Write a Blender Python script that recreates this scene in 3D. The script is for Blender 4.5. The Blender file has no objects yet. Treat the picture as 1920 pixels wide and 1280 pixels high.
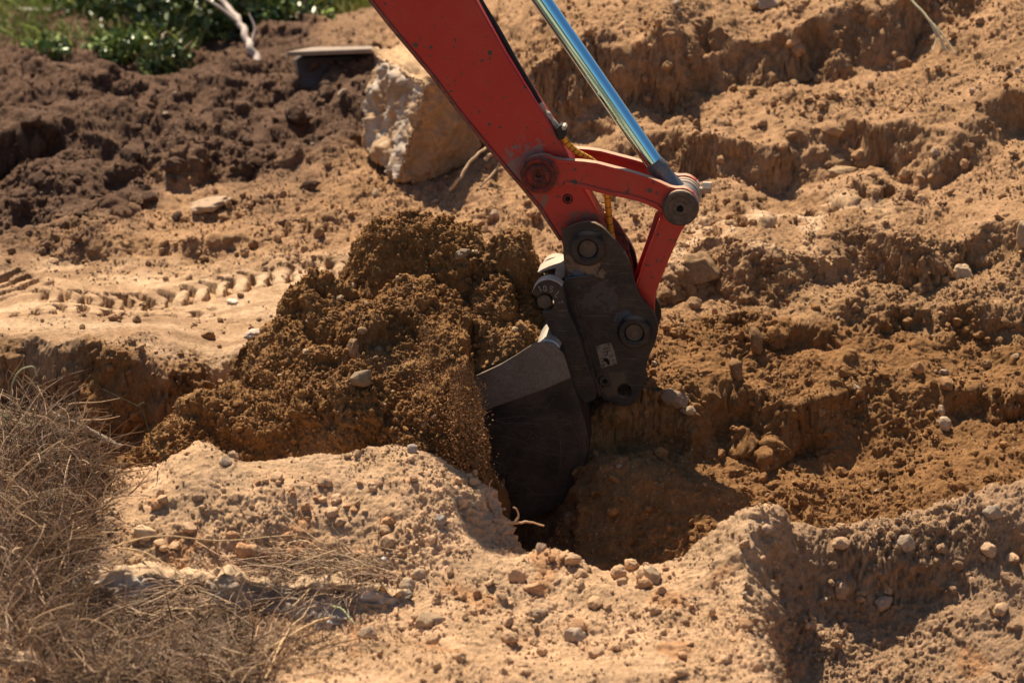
import bpy, bmesh, math, random
import numpy as np
from mathutils import Vector, Matrix

R = math.radians
rng = np.random.default_rng(7)
random.seed(7)
sc = bpy.context.scene
col = sc.collection

# ------------------------------------------------------------------ camera, sky, sun
PITCH = R(17.0); HC = 4.06; K = 0.32/1920
cam = bpy.data.cameras.new('camera'); camo = bpy.data.objects.new('camera', cam); col.objects.link(camo)
camo.location = (0, 0, HC); camo.rotation_euler = (math.pi/2 - PITCH, 0, 0)
cam.sensor_width = 36; cam.lens = 112.5; cam.clip_start = 0.1; cam.clip_end = 500
cam.dof.use_dof = True; cam.dof.focus_distance = 11.6; cam.dof.aperture_fstop = 2.5
sc.camera = camo
SUNDIR = Vector((-0.21, 0.47, 0.85)).normalized()
elev = math.asin(SUNDIR.z); az = math.atan2(SUNDIR.x, SUNDIR.y)
w = bpy.data.worlds.new('World'); sc.world = w; w.use_nodes = True
nt = w.node_tree; bg = nt.nodes['Background']
sky = nt.nodes.new('ShaderNodeTexSky'); sky.sky_type = 'NISHITA'; sky.sun_disc = False
sky.sun_elevation = elev; sky.sun_rotation = az
nt.links.new(sky.outputs[0], bg.inputs[0]); bg.inputs[1].default_value = 0.05
sl = bpy.data.lights.new('sun', 'SUN'); sl.energy = 5.0; sl.angle = R(0.5); sl.color = (1.0, 0.85, 0.65)
so = bpy.data.objects.new('sun', sl); col.objects.link(so); so.rotation_euler = SUNDIR.to_track_quat('Z', 'Y').to_euler()
sc.view_settings.view_transform = 'Standard'; sc.view_settings.look = 'None'
sc.view_settings.exposure = 0.92; sc.view_settings.gamma = 1

# ------------------------------------------------------------------ picture point -> ray
F_ = np.array([0, math.cos(PITCH), -math.sin(PITCH)]); U_ = np.array([0, math.sin(PITCH), math.cos(PITCH)])
def ray(px, py):
    return F_ + np.array([1.0, 0, 0])*(px-960)*K + U_*(640-py)*K
def at(px, py, Y):                      # world point seen at px,py standing at distance Y
    d = ray(px, py); s = Y/d[1]
    return np.array([d[0]*s, Y, HC + d[2]*s])
def proj(x, y, z):
    zz = z-HC; dep = y*F_[1] + zz*F_[2]; up = y*U_[1] + zz*U_[2]
    return 960 + x/dep/K, 640 - up/dep/K, dep

# ------------------------------------------------------------------ noise
_perm = rng.permutation(256).astype(np.int32); _perm = np.concatenate([_perm, _perm, _perm])
_g3 = rng.normal(size=(256, 3)); _g3 = (_g3/np.linalg.norm(_g3, axis=1)[:, None]).astype(np.float32)
def perlin(x, y, z=None):
    x = np.asarray(x, np.float32); y = np.asarray(y, np.float32)
    xi = np.floor(x); yi = np.floor(y); fx = x-xi; fy = y-yi
    xi = xi.astype(np.int32) & 255; yi = yi.astype(np.int32) & 255
    u = fx*fx*fx*(fx*(fx*6-15)+10); v = fy*fy*fy*(fy*(fy*6-15)+10)
    if z is None:
        def c(a, b):
            g = _perm[_perm[(xi+a) & 255]+((yi+b) & 255)]
            return _g3[g, 0]*(fx-a) + _g3[g, 1]*(fy-b)
        n0 = c(0, 0); n0 = n0 + u*(c(1, 0)-n0); n1 = c(0, 1); n1 = n1 + u*(c(1, 1)-n1)
        return (n0 + v*(n1-n0))*1.6
    z = np.asarray(z, np.float32); zi = np.floor(z); fz = z-zi; zi = zi.astype(np.int32) & 255
    ww = fz*fz*fz*(fz*(fz*6-15)+10)
    def c(a, b, d):
        g = _perm[_perm[_perm[(xi+a) & 255]+((yi+b) & 255)]+((zi+d) & 255)]
        return _g3[g, 0]*(fx-a) + _g3[g, 1]*(fy-b) + _g3[g, 2]*(fz-d)
    r = []
    for d in (0, 1):
        n0 = c(0, 0, d); n0 = n0 + u*(c(1, 0, d)-n0); n1 = c(0, 1, d); n1 = n1 + u*(c(1, 1, d)-n1)
        r.append(n0 + v*(n1-n0))
    return (r[0] + ww*(r[1]-r[0]))*1.5
def h2(i, j, s):
    n = (i*374761393 + j*668265263 + s*974634777).astype(np.int64) & 0x7fffffff
    n = ((n ^ (n >> 13))*1274126177) & 0x7fffffff
    n = (n ^ (n >> 16))
    return ((n*48271) % 65536).astype(np.float32)/65536.0
def clods(x, y, c, prob, seed):         # rounded lumps strewn over the ground, heights in metres
    xi = np.floor(x/c).astype(np.int64); yi = np.floor(y/c).astype(np.int64)
    best = np.zeros(x.shape, np.float32)
    for a in (-1, 0, 1):
        for b in (-1, 0, 1):
            I = xi+a; J = yi+b
            cx = (I + h2(I, J, seed))*c; cy = (J + h2(I, J, seed+1))*c
            r = c*(0.16 + 0.42*h2(I, J, seed+2)**2)*(h2(I, J, seed+3) < prob)
            q = 0.65 + 0.7*h2(I, J, seed+4)
            d2 = ((x-cx)*q)**2 + ((y-cy)/q)**2
            best = np.maximum(best, np.minimum(np.sqrt(np.maximum(r*r-d2, 0)), r*.62))
    return best
def sst(a, b, x):
    t = np.clip((x-a)/(b-a), 0, 1); return t*t*(3-2*t)

# ------------------------------------------------------------------ terrain shape
class RBF:
    def __init__(self, pts, c=0.25):
        P = np.array(pts, float); self.p = P[:, :2]; self.c = c; self.m = P[:, 2].mean()
        d = np.sqrt(((self.p[:, None]-self.p[None])**2).sum(-1)+c*c)
        self.w = np.linalg.solve(d + np.eye(len(P))*1e-3, P[:, 2]-self.m)
    def grid(self, X, Y):
        o = np.zeros(X.shape)
        for (a, b), w_ in zip(self.p, self.w): o += w_*np.sqrt((X-a)**2+(Y-b)**2+self.c**2)
        return o+self.m
def P3(l): return [tuple(at(*a)) for a in l]

Bp = P3([ # wall of the dig and the haul track behind it
 (0,700,11.7),(0,600,12.3),(0,500,12.9),(0,400,13.5),(0,300,14.1),(0,200,14.7),(0,125,15.5),
 (300,715,11.65),(300,600,12.25),(300,500,12.85),(300,400,13.5),(300,300,14.1),(300,200,14.7),(300,150,15.4),
 (700,480,12.8),(700,600,12.2),(700,400,13.3),(700,300,13.9),(650,200,14.5),(650,120,15.1),(650,40,16.0),
 (1000,480,12.6),(1000,400,13.0),(1000,320,13.3),(1000,200,13.75),(1000,100,14.2),(1000,0,14.8),(850,330,13.75),(760,345,13.55),(900,290,13.95),
 (1400,1065,10.8),(1400,950,11.05),(1400,860,11.25),(1400,790,11.42),(1400,700,11.65),(1400,600,11.95),(1400,480,12.3),
 (1400,400,12.7),(1400,300,13.1),(1400,200,13.5),(1400,100,13.9),(1400,0,14.3),(1400,-150,15),
 (1150,1060,10.85),(1150,900,11.1),(1150,790,11.4),(1200,600,11.95),
 (1900,900,11.05),(1900,800,11.3),(1900,700,11.6),(1900,560,11.95),(1900,400,12.45),(1900,200,13.1),(1900,0,13.8),(1900,-150,14.5),
 (1650,1000,10.9),(1650,700,11.62),(1650,540,12.1),(1650,300,13.0),(1650,100,13.75)])
Bp += [(x, 10.7, -.10) for x in (-2.5,-1.8,-1,-.3,.2)] + [(x, 11.2, -.02) for x in (-2.6,-1.8,-1.2,-.6,0)]
Bp += [(x, 9.6, -.15) for x in (-4,-2,0,2,4)] + [(x, 7.5, -.2) for x in (-4,-2,0,2,4)]
Bp += [(-5,16.8,.62),(-2.5,16.9,.60),(-1,17.2,.62),(-5,19,.6),(-2,19.5,.6),(0.3,16.2,1.15),(0.5,20,1.1),(2.5,17,1.95),(3,21,2.0),(6,13.5,2.3),(6,17,2.8),(5,11,.9),(-6,13,.6),(-6,11.5,.25)]
ridge_px = [(-250,770,10.8),(0,775,10.75),(120,800,10.6),(200,880,10.45),(260,885,10.4),(330,860,10.35),(400,852,10.3),(440,864,10.3),(500,874,10.3),(580,860,10.3),(700,843,10.3),
 (800,862,10.3),(860,885,10.3),(915,915,10.28),(940,985,10.18),(985,1045,10.05),(1040,1035,9.98),(1100,1050,9.98),(1230,1085,9.95),(1290,1065,9.98),(1360,1010,10.05),(1430,978,10.1),
 (1500,985,10.12),(1600,985,10.15),(1700,968,10.18),(1800,935,10.2),(1920,902,10.25),(2150,870,10.3)]
rw = np.array(P3(ridge_px))
def Yr(x): return np.interp(x, rw[:, 0], rw[:, 1])
Fp = P3(ridge_px) + P3([
 (300,950,10.05),(500,950,10.08),(700,950,10.08),(850,960,10.1),(850,1060,9.85),(860,1150,9.6),
 (150,1040,9.86),(300,1045,9.88),(500,1050,9.88),(700,1055,9.86),(200,1185,9.52),(350,1195,9.50),(500,1200,9.48),(640,1205,9.46),(740,1200,9.50),
 (60,1160,9.35),(60,1270,9.0),(300,1235,9.32),(450,1240,9.3),(300,1280,9.05),(480,1280,9.05),(700,1230,9.3),(650,1290,8.9),
 (900,1250,9.1),(1000,1120,9.72),(1000,1180,9.5),(1000,1285,9.0),(1150,1130,9.75),(1200,1200,9.45),(1200,1285,9.1),(1330,1120,9.75),(1380,1200,9.5),(1400,1285,9.2),
 (1460,1060,9.9),(1480,1285,9.35),(1600,1150,9.76),(1600,1285,9.42),(1750,1080,9.90),(1760,1285,9.45),(1900,1000,10.0),(1900,1150,9.74),(1920,1290,9.48),(0,1000,9.8),(0,880,10.3)])
Fp += [(x, 8.0, .22) for x in (-3,-1.5,0)] + [(1.2, 8.3, -.15), (1.9, 8.3, -.15), (3, 8.2, -.1)] + [(x, 6, .1) for x in (-3,0,3)] + [(-3.2,10,.5),(3.2,10,.6),(-5,9,.5),(5,9,.8)]
SPN = np.array(P3([(1445,975,10.15),(1400,1060,9.85),(1375,1130,9.6),(1400,1220,9.35),(1440,1290,9.1)]))[::-1]
GX = np.linspace(-6, 6, 401); GY = np.linspace(3, 24, 701)
GXX, GYY = np.meshgrid(GX, GY)
GB = RBF(Bp).grid(GXX, GYY); GF = RBF(Fp, .16).grid(GXX, GYY)
def gsamp(G, x, y):
    u = np.clip((x-GX[0])/(GX[1]-GX[0]), 0, len(GX)-1.001); v = np.clip((y-GY[0])/(GY[1]-GY[0]), 0, len(GY)-1.001)
    i = u.astype(int); j = v.astype(int); a = u-i; b = v-j
    return (G[j, i]*(1-a)+G[j, i+1]*a)*(1-b) + (G[j+1, i]*(1-a)+G[j+1, i+1]*a)*b
# ledges: pixel x, distance Y; height, reach
LED = [([(-700,11.8),(-200,11.72),(60,11.66),(150,11.62),(300,11.6),(450,11.66),(600,11.7)], .21, .55, .05),
       ([(1215,12.18),(1300,12.22),(1420,12.12),(1520,12.2),(1620,12.3),(1700,12.1),(1800,12.22),(2000,12.15)], .17, .35, .05),
       ([(1090,11.38),(1250,11.4),(1330,11.42),(1430,11.36),(1560,11.42),(1650,11.5)], .20, .4, .05),
       ([(1400,11.85),(1500,11.98),(1600,11.9),(1700,12.0),(1800,11.85),(2000,11.95)], .10, .3, .04),
       ([(1650,11.4),(1750,11.5),(1900,11.45),(2050,11.6)], .10, .3, .05),
       ([(1200,13.35),(1300,13.2),(1390,13.1),(1480,13.2),(1600,13.25),(1700,13.0),(1800,12.95),(1900,13.1),(2100,13.3)], .20, .45, .06),
       ([(940,13.75),(1050,13.68),(1150,13.62),(1240,13.72)], .46, .6, .05),
       ([(1230,13.75),(1330,13.9),(1450,13.75),(1560,13.9),(1700,13.8),(1760,13.95)], .30, .5, .05),
       ([(150,13.0),(260,13.1),(380,13.0),(480,12.95),(620,13.1)], .09, .35, .07),
       ([(0,14.2),(60,14.25),(100,14.35)], .3, .4, .05),
       ([(300,14.0),(380,13.95),(440,14.05)], .18, .3, .05)]
HOLLOW = [(.0, 11.08, .22, .24, -.22), (-.3, 11.0, .3, .3, -.12), (.56, 10.90, .32, .28, .15)]
def macro(x, y):
    B = gsamp(GB, x, y)
    for (hx_, hy_, rx_, ry_, dz_) in HOLLOW: B = B + dz_*np.exp(-((x-hx_)/rx_)**4-((y-hy_)/ry_)**4)
    wx = x + .10*perlin(x*3.1, y*3.1+7) + .04*perlin(x*9, y*9+3)
    wy = y + .13*perlin(x*3.0+40, y*3.0) + .08*perlin(x*7+11, y*7) + .014*perlin(x*21+5, y*21)
    for k, (pl, hh, L, wd) in enumerate(LED):
        xs = np.array([at(p, 640, Y)[0] for p, Y in pl]); ys = np.array([Y for p, Y in pl])
        m = (np.abs(y-ys.mean()) < 1.6) & (x > xs[0]-.4) & (x < xs[-1]+.4)
        if not m.any(): continue
        xm = wx[m]; d = wy[m]-np.interp(xm, xs, ys)
        fade = sst(xs[0]-.15, xs[0]+.12, xm)*(1-sst(xs[-1]-.12, xs[-1]+.15, xm))
        q1 = perlin(xm*2.3+k*9, y[m]*.7+k); q2 = sst(-.15, .45, perlin(xm*3.7+k*5, y[m]*1.1+40))
        fade = fade*(.98+.7*q1); wd = wd*(1+1.8*q2)
        s = sst(-wd, wd, d)-.5
        B[m] += hh*s*fade*np.exp(-np.abs(d)/L)
    # tread of the tracks pressed into the ground
    for (A, Bq, wdt, per, dep) in TREAD:
        ax, ay = A; bx, by = Bq; L = math.hypot(bx-ax, by-ay); ux, uy = (bx-ax)/L, (by-ay)/L
        m = (x > min(ax, bx)-.4) & (x < max(ax, bx)+.4) & (y > min(ay, by)-.4) & (y < max(ay, by)+.4)
        if not m.any(): continue
        s = (x[m]-ax)*ux+(y[m]-ay)*uy; t = -(x[m]-ax)*uy+(y[m]-ay)*ux
        t = t + .02*perlin(x[m]*6, y[m]*6)
        msk = sst(0, .08, s)*(1-sst(L-.08, L, s))*(1-sst(wdt*.42, wdt*.5, np.abs(t)))
        bar = sst(-.12, .30, np.sin(2*np.pi*(s+.35*np.abs(t))/per + .8*perlin(x[m]*4, y[m]*4)))
        B[m] += msk*(bar*dep - dep*.8)*1.5
    Fr = gsamp(GF, x, np.minimum(y, Yr(x)))
    sd = x - np.interp(y, SPN[:, 1], SPN[:, 0]) + .05*perlin(x*5+2, y*5) + .02*perlin(x*14+2, y*14)
    Fr = Fr + np.where(sd < 0, .10*np.exp(sd/.16), .10-.30*sst(0, .22, sd)*np.exp(-np.maximum(sd-.2, 0)/.9)-.10*sst(0, .5, sd))*sst(10.14, 9.96, y+.03*perlin(x*9, y*9))
    d = np.maximum(y - Yr(x) + .04*perlin(x*6, y*6+9), 0)
    Fr = Fr + .05*(.25-np.abs(perlin(x*1.9+5, y*2.3+2)))*sst(10.25, 9.9, y)*sst(-.2, .1, x)
    Fr = Fr + .055*np.exp(-((x+.62)/.48)**4-((y-10.08)/.17)**2) + .05*np.exp(-((x-.75)/.28)**2-((y-9.95)/.16)**2)
    Fz = Fr - 1.25*d*d/(d+.10)
    k = .03; hgt = np.clip(.5+.5*(Fz-B)/k, 0, 1)
    z = B + (Fz-B)*hgt + k*hgt*(1-hgt)
    return z, hgt
def pxy(px, py, Y): a = at(px, py, Y); return (a[0], a[1])
TREAD = [(pxy(120,455,13.2), pxy(250,375,13.75), .30, .085, .035), (pxy(480,430,13.1), pxy(640,415,13.2), .16, .08, .03),
         (pxy(60,590,12.35), pxy(670,505,12.78), .30, .085, .028), (pxy(0,640,12.05), pxy(420,590,12.3), .14, .09, .02), (pxy(1290,440,12.55), pxy(1480,420,12.7), .45, .13, .03),
         (pxy(1480,420,12.65), pxy(1700,385,12.85), .16, .12, .05), (pxy(-40,520,12.8), pxy(60,560,12.5), .3, .09, .03)]

def zones(x, y, hgt, px, py):
    """earth colours with some shade put in: dry sand, damp orange soil, dark topsoil, pale packed clay"""
    n = perlin(x*2.2, y*2.2+20); n2 = perlin(x*7, y*7+5); n3 = perlin(x*19+3, y*19)
    dry = np.array([.56, .365, .215]); damp = np.array([.235, .120, .046]); top = np.array([.120, .068, .042])
    tan_ = np.array([.375, .222, .115]); pale = np.array([.60, .42, .26]); rust = np.array([.42, .19, .07]); gr = np.array([.36, .25, .15])
    c = np.empty(x.shape+(3,)); c[:] = tan_
    def mix(c, k, m): m = m[..., None]; return c*(1-m)+k*m
    # packed pale track at the left and middle
    tr = sst(620, 540, py+20*n)*0 + sst(470, 520, py+40*n2)*sst(760, 600, px+60*n)
    tr = tr*(.45+.55*sst(-.2, .45, perlin(x*1.2, y*7)))
    c = mix(c, pale, np.clip(tr, 0, 1)*.8)
    band = np.exp(-((py-(545-(px-300)*.12))/22)**2)*sst(250, 420, px)*sst(720, 640, px)
    c = mix(c, pale*1.1, np.clip(band, 0, 1)*.8)
    br = np.exp(-((py-640+(px-100)*.10)/38)**2)*sst(560, 250, px)*(.5+.5*n2)
    c = mix(c, np.array([.30, .20, .125]), np.clip(br, 0, 1)*.6)
    c = mix(c, pale, sst(-.1, .45, n2+.4*n)*sst(1200, 1260, px)*sst(1780, 1500, px)*np.exp(-((py-450+(px-1300)*.18)/48)**2))
    stre = sst(-.1, .3, perlin((x+.18*y)*1.1+4, (y-.16*x)*8))*sst(450, 500, py)*sst(740, 680, px)
    c = mix(c, np.array([.33, .205, .115]), stre*.75)
    # topsoil
    line = np.interp(px, [0, 200, 350, 500, 600, 690, 720], [455, 395, 310, 335, 290, 235, 60])
    dk = sst(50, -25, py-line+45*n+25*n2)*sst(760, 690, px)
    dk = dk*(1-.9*sst(560, 620, px)*sst(100, 80, py))
    c = mix(c, np.array([.24, .142, .080]), sst(130, 0, py-line+50*n2)*sst(780, 650, px)*.8)
    c = mix(c, top, dk)
    # damp freshly dug soil
    Ym = np.interp(x, [-3, -.9, -.3, .35, .6, 1.0, 1.4, 1.9], [11.66, 11.66, 11.9, 12.0, 11.95, 12.0, 12.0, 11.9])
    mo = 1-sst(-.14, .10, y-Ym+.22*n2*.6+.2*n*.5)
    c = mix(c, damp*1.12, mo)
    c = mix(c, damp*.85, mo*sst(0, .5, n2)*.6)
    c = mix(c, np.array([.31, .185, .09]), sst(.45, -.1, y-Ym)*(1-mo)*sst(1150, 1250, px)*.7)
    # the dry spoil nearest
    cf = np.empty_like(c); cf[:] = dry
    cf = mix(cf, gr*1.0, sst(.15, .6, n+.4*n2)*.45)
    cf = mix(cf, np.array([.34, .215, .125]), sst(1420, 1500, px)*(.75+.3*n2))  # right bank darkened in colour where it gets less sun
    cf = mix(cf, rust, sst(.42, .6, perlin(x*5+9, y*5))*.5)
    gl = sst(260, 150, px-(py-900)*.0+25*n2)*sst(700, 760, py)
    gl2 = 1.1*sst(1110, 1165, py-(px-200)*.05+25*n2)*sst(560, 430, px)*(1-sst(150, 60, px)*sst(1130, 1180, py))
    cf = mix(cf, np.array([.12, .085, .06]), np.clip(gl*(1-sst(1130, 1200, py)*sst(180, 100, px))+gl2, 0, 1)*.85)  # shade under the grass and slab put into the soil colour
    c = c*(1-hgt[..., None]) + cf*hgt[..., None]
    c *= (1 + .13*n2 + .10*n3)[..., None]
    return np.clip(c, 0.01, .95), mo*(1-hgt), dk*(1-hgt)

def normals(P):
    a = np.gradient(P, axis=1); b = np.gradient(P, axis=0)
    n = np.cross(a, b); n /= np.linalg.norm(n, axis=-1, keepdims=True)+1e-12
    return n*np.sign(n[..., 2:3]+1e-9)

def mesh_np(name, V, Fc, mat=None, parent=None, color=None, smooth=True, loc=None):
    V = np.asarray(V, np.float32); me = bpy.data.meshes.new(name)
    Fc = np.asarray(Fc, np.int32); nf, k = Fc.shape
    me.vertices.add(len(V)); me.vertices.foreach_set('co', V.ravel())
    me.loops.add(nf*k); me.loops.foreach_set('vertex_index', Fc.ravel())
    me.polygons.add(nf); me.polygons.foreach_set('loop_start', np.arange(0, nf*k, k, dtype=np.int32))
    me.polygons.foreach_set('use_smooth', np.full(nf, smooth))
    me.update(calc_edges=True)
    if color is not None:
        at_ = me.color_attributes.new('albedo', 'FLOAT_COLOR', 'POINT')
        c4 = np.ones((len(V), 4), np.float32); c4[:, :3] = color; at_.data.foreach_set('color', c4.ravel())
    if mat: me.materials.append(mat)
    o = bpy.data.objects.new(name, me); col.objects.link(o)
    if parent: o.parent = parent
    if loc is not None: o.location = loc
    return o
def gridfaces(nr, nc):
    i = np.arange(nr*nc).reshape(nr, nc)
    return np.stack([i[:-1, :-1], i[:-1, 1:], i[1:, 1:], i[1:, :-1]], -1).reshape(-1, 4)
def tag(o, label=None, cat=None, group=None, kind=None):
    if label: o['label'] = label
    if cat: o['category'] = cat
    if group: o['group'] = group
    if kind: o['kind'] = kind
    return o
def empty(name, loc, label, cat, group=None):
    o = bpy.data.objects.new(name, None); col.objects.link(o); o.location = loc; return tag(o, label, cat, group)

# ------------------------------------------------------------------ materials
def newmat(name):
    m = bpy.data.materials.new(name); m.use_nodes = True; n = m.node_tree.nodes
    return m, m.node_tree, n['Principled BSDF']
def N(t, ty, **kw):
    n = t.nodes.new(ty)
    for k, v in kw.items():
        if k in n.inputs: n.inputs[k].default_value = v
        else: setattr(n, k, v)
    return n
def ramp(t, src, stops):
    r = t.nodes.new('ShaderNodeValToRGB'); e = r.color_ramp.elements
    while len(e) < len(stops): e.new(.5)
    for a, (p, c) in zip(e, stops): a.position = p; a.color = c if len(c) == 4 else (*c, 1)
    t.links.new(src, r.inputs[0]); return r
def G(v): return (v, v, v, 1)
def mixc(t, fac, a, b, mode='MIX'):
    m = t.nodes.new('ShaderNodeMix'); m.data_type = 'RGBA'; m.blend_type = mode
    for s, v in ((m.inputs[0], fac), (m.inputs[6], a), (m.inputs[7], b)):
        if hasattr(v, 'links') or hasattr(v, 'is_linked'): t.links.new(v, s)
        else: s.default_value = v
    return m.outputs[2]
def soil_mat():
    m, t, b = newmat('earth'); L = t.links
    tc = N(t, 'ShaderNodeNewGeometry'); pos = tc.outputs['Position']
    at_ = N(t, 'ShaderNodeAttribute', attribute_name='albedo')
    n1 = N(t, 'ShaderNodeTexNoise', Scale=38.0, Detail=8.0, Roughness=.72); L.new(pos, n1.inputs['Vector'])
    n2 = N(t, 'ShaderNodeTexNoise', Scale=260.0, Detail=4.0, Roughness=.75); L.new(pos, n2.inputs['Vector'])
    n3 = N(t, 'ShaderNodeTexNoise', Scale=6.0, Detail=5.0, Roughness=.6); L.new(pos, n3.inputs['Vector'])
    r1 = ramp(t, n1.outputs[0], [(.28, G(.62)), (.72, G(1.32))])
    r2 = ramp(t, n2.outputs[0], [(.3, G(.70)), (.7, G(1.28))])
    r3 = ramp(t, n3.outputs[0], [(.3, (.86, .84, .80)), (.7, (1.12, 1.12, 1.16))])
    c = mixc(t, 1.0, at_.outputs['Color'], r1.outputs[0], 'MULTIPLY')
    c = mixc(t, 1.0, c, r2.outputs[0], 'MULTIPLY'); c = mixc(t, 1.0, c, r3.outputs[0], 'MULTIPLY')
    v = N(t, 'ShaderNodeTexVoronoi', Scale=120.0); L.new(pos, v.inputs['Vector'])
    sep = N(t, 'ShaderNodeSeparateColor'); L.new(v.outputs['Color'], sep.inputs[0])
    gs = ramp(t, sep.outputs[0], [(.93, G(0)), (.96, G(.55))])           # pale grit
    gd = ramp(t, v.outputs['Distance'], [(.25, G(1)), (.45, G(0))])
    g = mixc(t, 1.0, gs.outputs[0], gd.outputs[0], 'MULTIPLY')
    c = mixc(t, g, c, (.55, .46, .36, 1)); L.new(c, b.inputs['Base Color'])
    b.inputs['Roughness'].default_value = .93; b.inputs['Specular IOR Level'].default_value = .18
    bp = N(t, 'ShaderNodeBump', Strength=1.0, Distance=.009); L.new(n1.outputs[0], bp.inputs['Height'])
    bp2 = N(t, 'ShaderNodeBump', Strength=1.0, Distance=.004); L.new(n2.outputs[0], bp2.inputs['Height']); L.new(bp.outputs[0], bp2.inputs['Normal'])
    L.new(bp2.outputs[0], b.inputs['Normal']); return m
M_SOIL = soil_mat()
def simple(name, colr, rough=.8, metal=0, vary=.3, scale=40, bump=.3, spec=.3, attr=False):
    m, t, b = newmat(name); L = t.links
    tc = N(t, 'ShaderNodeNewGeometry')
    n1 = N(t, 'ShaderNodeTexNoise', Scale=float(scale), Detail=6.0, Roughness=.65); L.new(tc.outputs['Position'], n1.inputs['Vector'])
    r = ramp(t, n1.outputs[0], [(.3, G(1-vary)), (.7, G(1+vary))])
    if attr: src = N(t, 'ShaderNodeAttribute', attribute_name='albedo').outputs['Color']
    else: src = (*colr, 1)
    L.new(mixc(t, 1.0, src, r.outputs[0], 'MULTIPLY'), b.inputs['Base Color'])
    b.inputs['Roughness'].default_value = rough; b.inputs['Metallic'].default_value = metal; b.inputs['Specular IOR Level'].default_value = spec
    bp = N(t, 'ShaderNodeBump', Strength=bump, Distance=.004); L.new(n1.outputs[0], bp.inputs['Height']); L.new(bp.outputs[0], b.inputs['Normal'])
    return m
M_STONE = simple('stone', (0, 0, 0), .85, 0, .22, 60, .5, .3, attr=True)
M_STALK = simple('dry_stalk', (0, 0, 0), .7, 0, .15, 80, .1, .3, attr=True)
M_LEAF = simple('leaf', (0, 0, 0), .4, 0, .2, 30, .1, .5, attr=True)

def paint_mat(name, base, dirt=.35, chips=.5, dark=(.035, .03, .028), rough=.36, rub=()):
    m, t, b = newmat(name); L = t.links
    tc = N(t, 'ShaderNodeNewGeometry'); pos = tc.outputs['Position']
    nz = N(t, 'ShaderNodeTexNoise', Scale=5.0, Detail=8.0, Roughness=.7); L.new(pos, nz.inputs['Vector'])
    nc = N(t, 'ShaderNodeTexNoise', Scale=46.0, Detail=6.0, Roughness=.62); L.new(pos, nc.inputs['Vector'])
    mp = N(t, 'ShaderNodeMapping'); mp.inputs['Rotation'].default_value = (0, R(35), 0); mp.inputs['Scale'].default_value = (160, 40, 7); L.new(pos, mp.inputs['Vector'])
    ns = N(t, 'ShaderNodeTexNoise', Scale=1.0, Detail=3.0, Roughness=.7); L.new(mp.outputs[0], ns.inputs['Vector'])
    mp2 = N(t, 'ShaderNodeMapping'); mp2.inputs['Rotation'].default_value = (0, R(-50), 0); mp2.inputs['Scale'].default_value = (9, 40, 190); L.new(pos, mp2.inputs['Vector'])
    ns2 = N(t, 'ShaderNodeTexNoise', Scale=1.0, Detail=3.0, Roughness=.7); L.new(mp2.outputs[0], ns2.inputs['Vector'])
    v = ramp(t, nz.outputs[0], [(.3, G(.82)), (.7, G(1.12))])
    c = mixc(t, 1.0, (*base, 1), v.outputs[0], 'MULTIPLY')
    d = ramp(t, nz.outputs[0], [(.42, G(0)), (.68, G(dirt))]); c = mixc(t, d.outputs[0], c, (.20, .12, .07, 1))
    s = ramp(t, ns.outputs[0], [(.69, G(0)), (.73, G(.35))]); c = mixc(t, s.outputs[0], c, (.36, .22, .17, 1))
    s2 = ramp(t, ns2.outputs[0], [(.69, G(0)), (.73, G(.30))]); c = mixc(t, s2.outputs[0], c, (.36, .22, .17, 1))
    k = ramp(t, nc.outputs[0], [(.60+.09*(1-chips), G(0)), (.615+.09*(1-chips), G(1))]); c = mixc(t, k.outputs[0], c, (*dark, 1))
    vo = N(t, 'ShaderNodeTexVoronoi', Scale=17.0); L.new(pos, vo.inputs['Vector'])                 # stone pecks
    sp = N(t, 'ShaderNodeSeparateColor'); L.new(vo.outputs['Color'], sp.inputs[0])
    p1 = ramp(t, sp.outputs[0], [(.55, G(0)), (.57, G(1))]); p2 = ramp(t, vo.outputs['Distance'], [(.14, G(1)), (.19, G(0))])
    pk = mixc(t, 1.0, p1.outputs[0], p2.outputs[0], 'MULTIPLY'); c = mixc(t, pk, c, (*dark, 1))
    for (q, r_, rc) in rub:                       # bare rubbed metal and grease round a pin
        vm = N(t, 'ShaderNodeVectorMath', operation='DISTANCE'); L.new(pos, vm.inputs[0]); vm.inputs[1].default_value = q
        mr = N(t, 'ShaderNodeMapRange'); L.new(vm.outputs['Value'], mr.inputs[0]); mr.inputs[1].default_value = r_; mr.inputs[2].default_value = r_*.45; mr.inputs[3].default_value = -.30; mr.inputs[4].default_value = .10
        ad = N(t, 'ShaderNodeMath', operation='ADD'); L.new(mr.outputs[0], ad.inputs[0])
        n9 = N(t, 'ShaderNodeTexNoise', Scale=24.0, Detail=7.0, Roughness=.75, Distortion=.6); L.new(pos, n9.inputs['Vector']); L.new(n9.outputs[0], ad.inputs[1])
        k9 = ramp(t, ad.outputs[0], [(.52, G(0)), (.60, G(.8))]); c = mixc(t, k9.outputs[0], c, (*rc, 1))
    sn = N(t, 'ShaderNodeSeparateXYZ'); L.new(tc.outputs['Normal'], sn.inputs[0])
    du = ramp(t, sn.outputs['Z'], [(.70, G(0)), (.95, G(.8))]); c = mixc(t, du.outputs[0], c, (.50, .345, .21, 1))
    L.new(c, b.inputs['Base Color'])
    rr = ramp(t, nz.outputs[0], [(.35, G(rough)), (.65, G(rough+.3))]); L.new(rr.outputs[0], b.inputs['Roughness'])
    bp = N(t, 'ShaderNodeBump', Strength=.25, Distance=.001); L.new(nc.outputs[0], bp.inputs['Height']); L.new(bp.outputs[0], b.inputs['Normal'])
    return m
M_RED = paint_mat('red_paint', (.40, .005, .004), .26, .45)
M_REDW = paint_mat('worn_red_paint', (.37, .005, .004), .32, .95)
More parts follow.
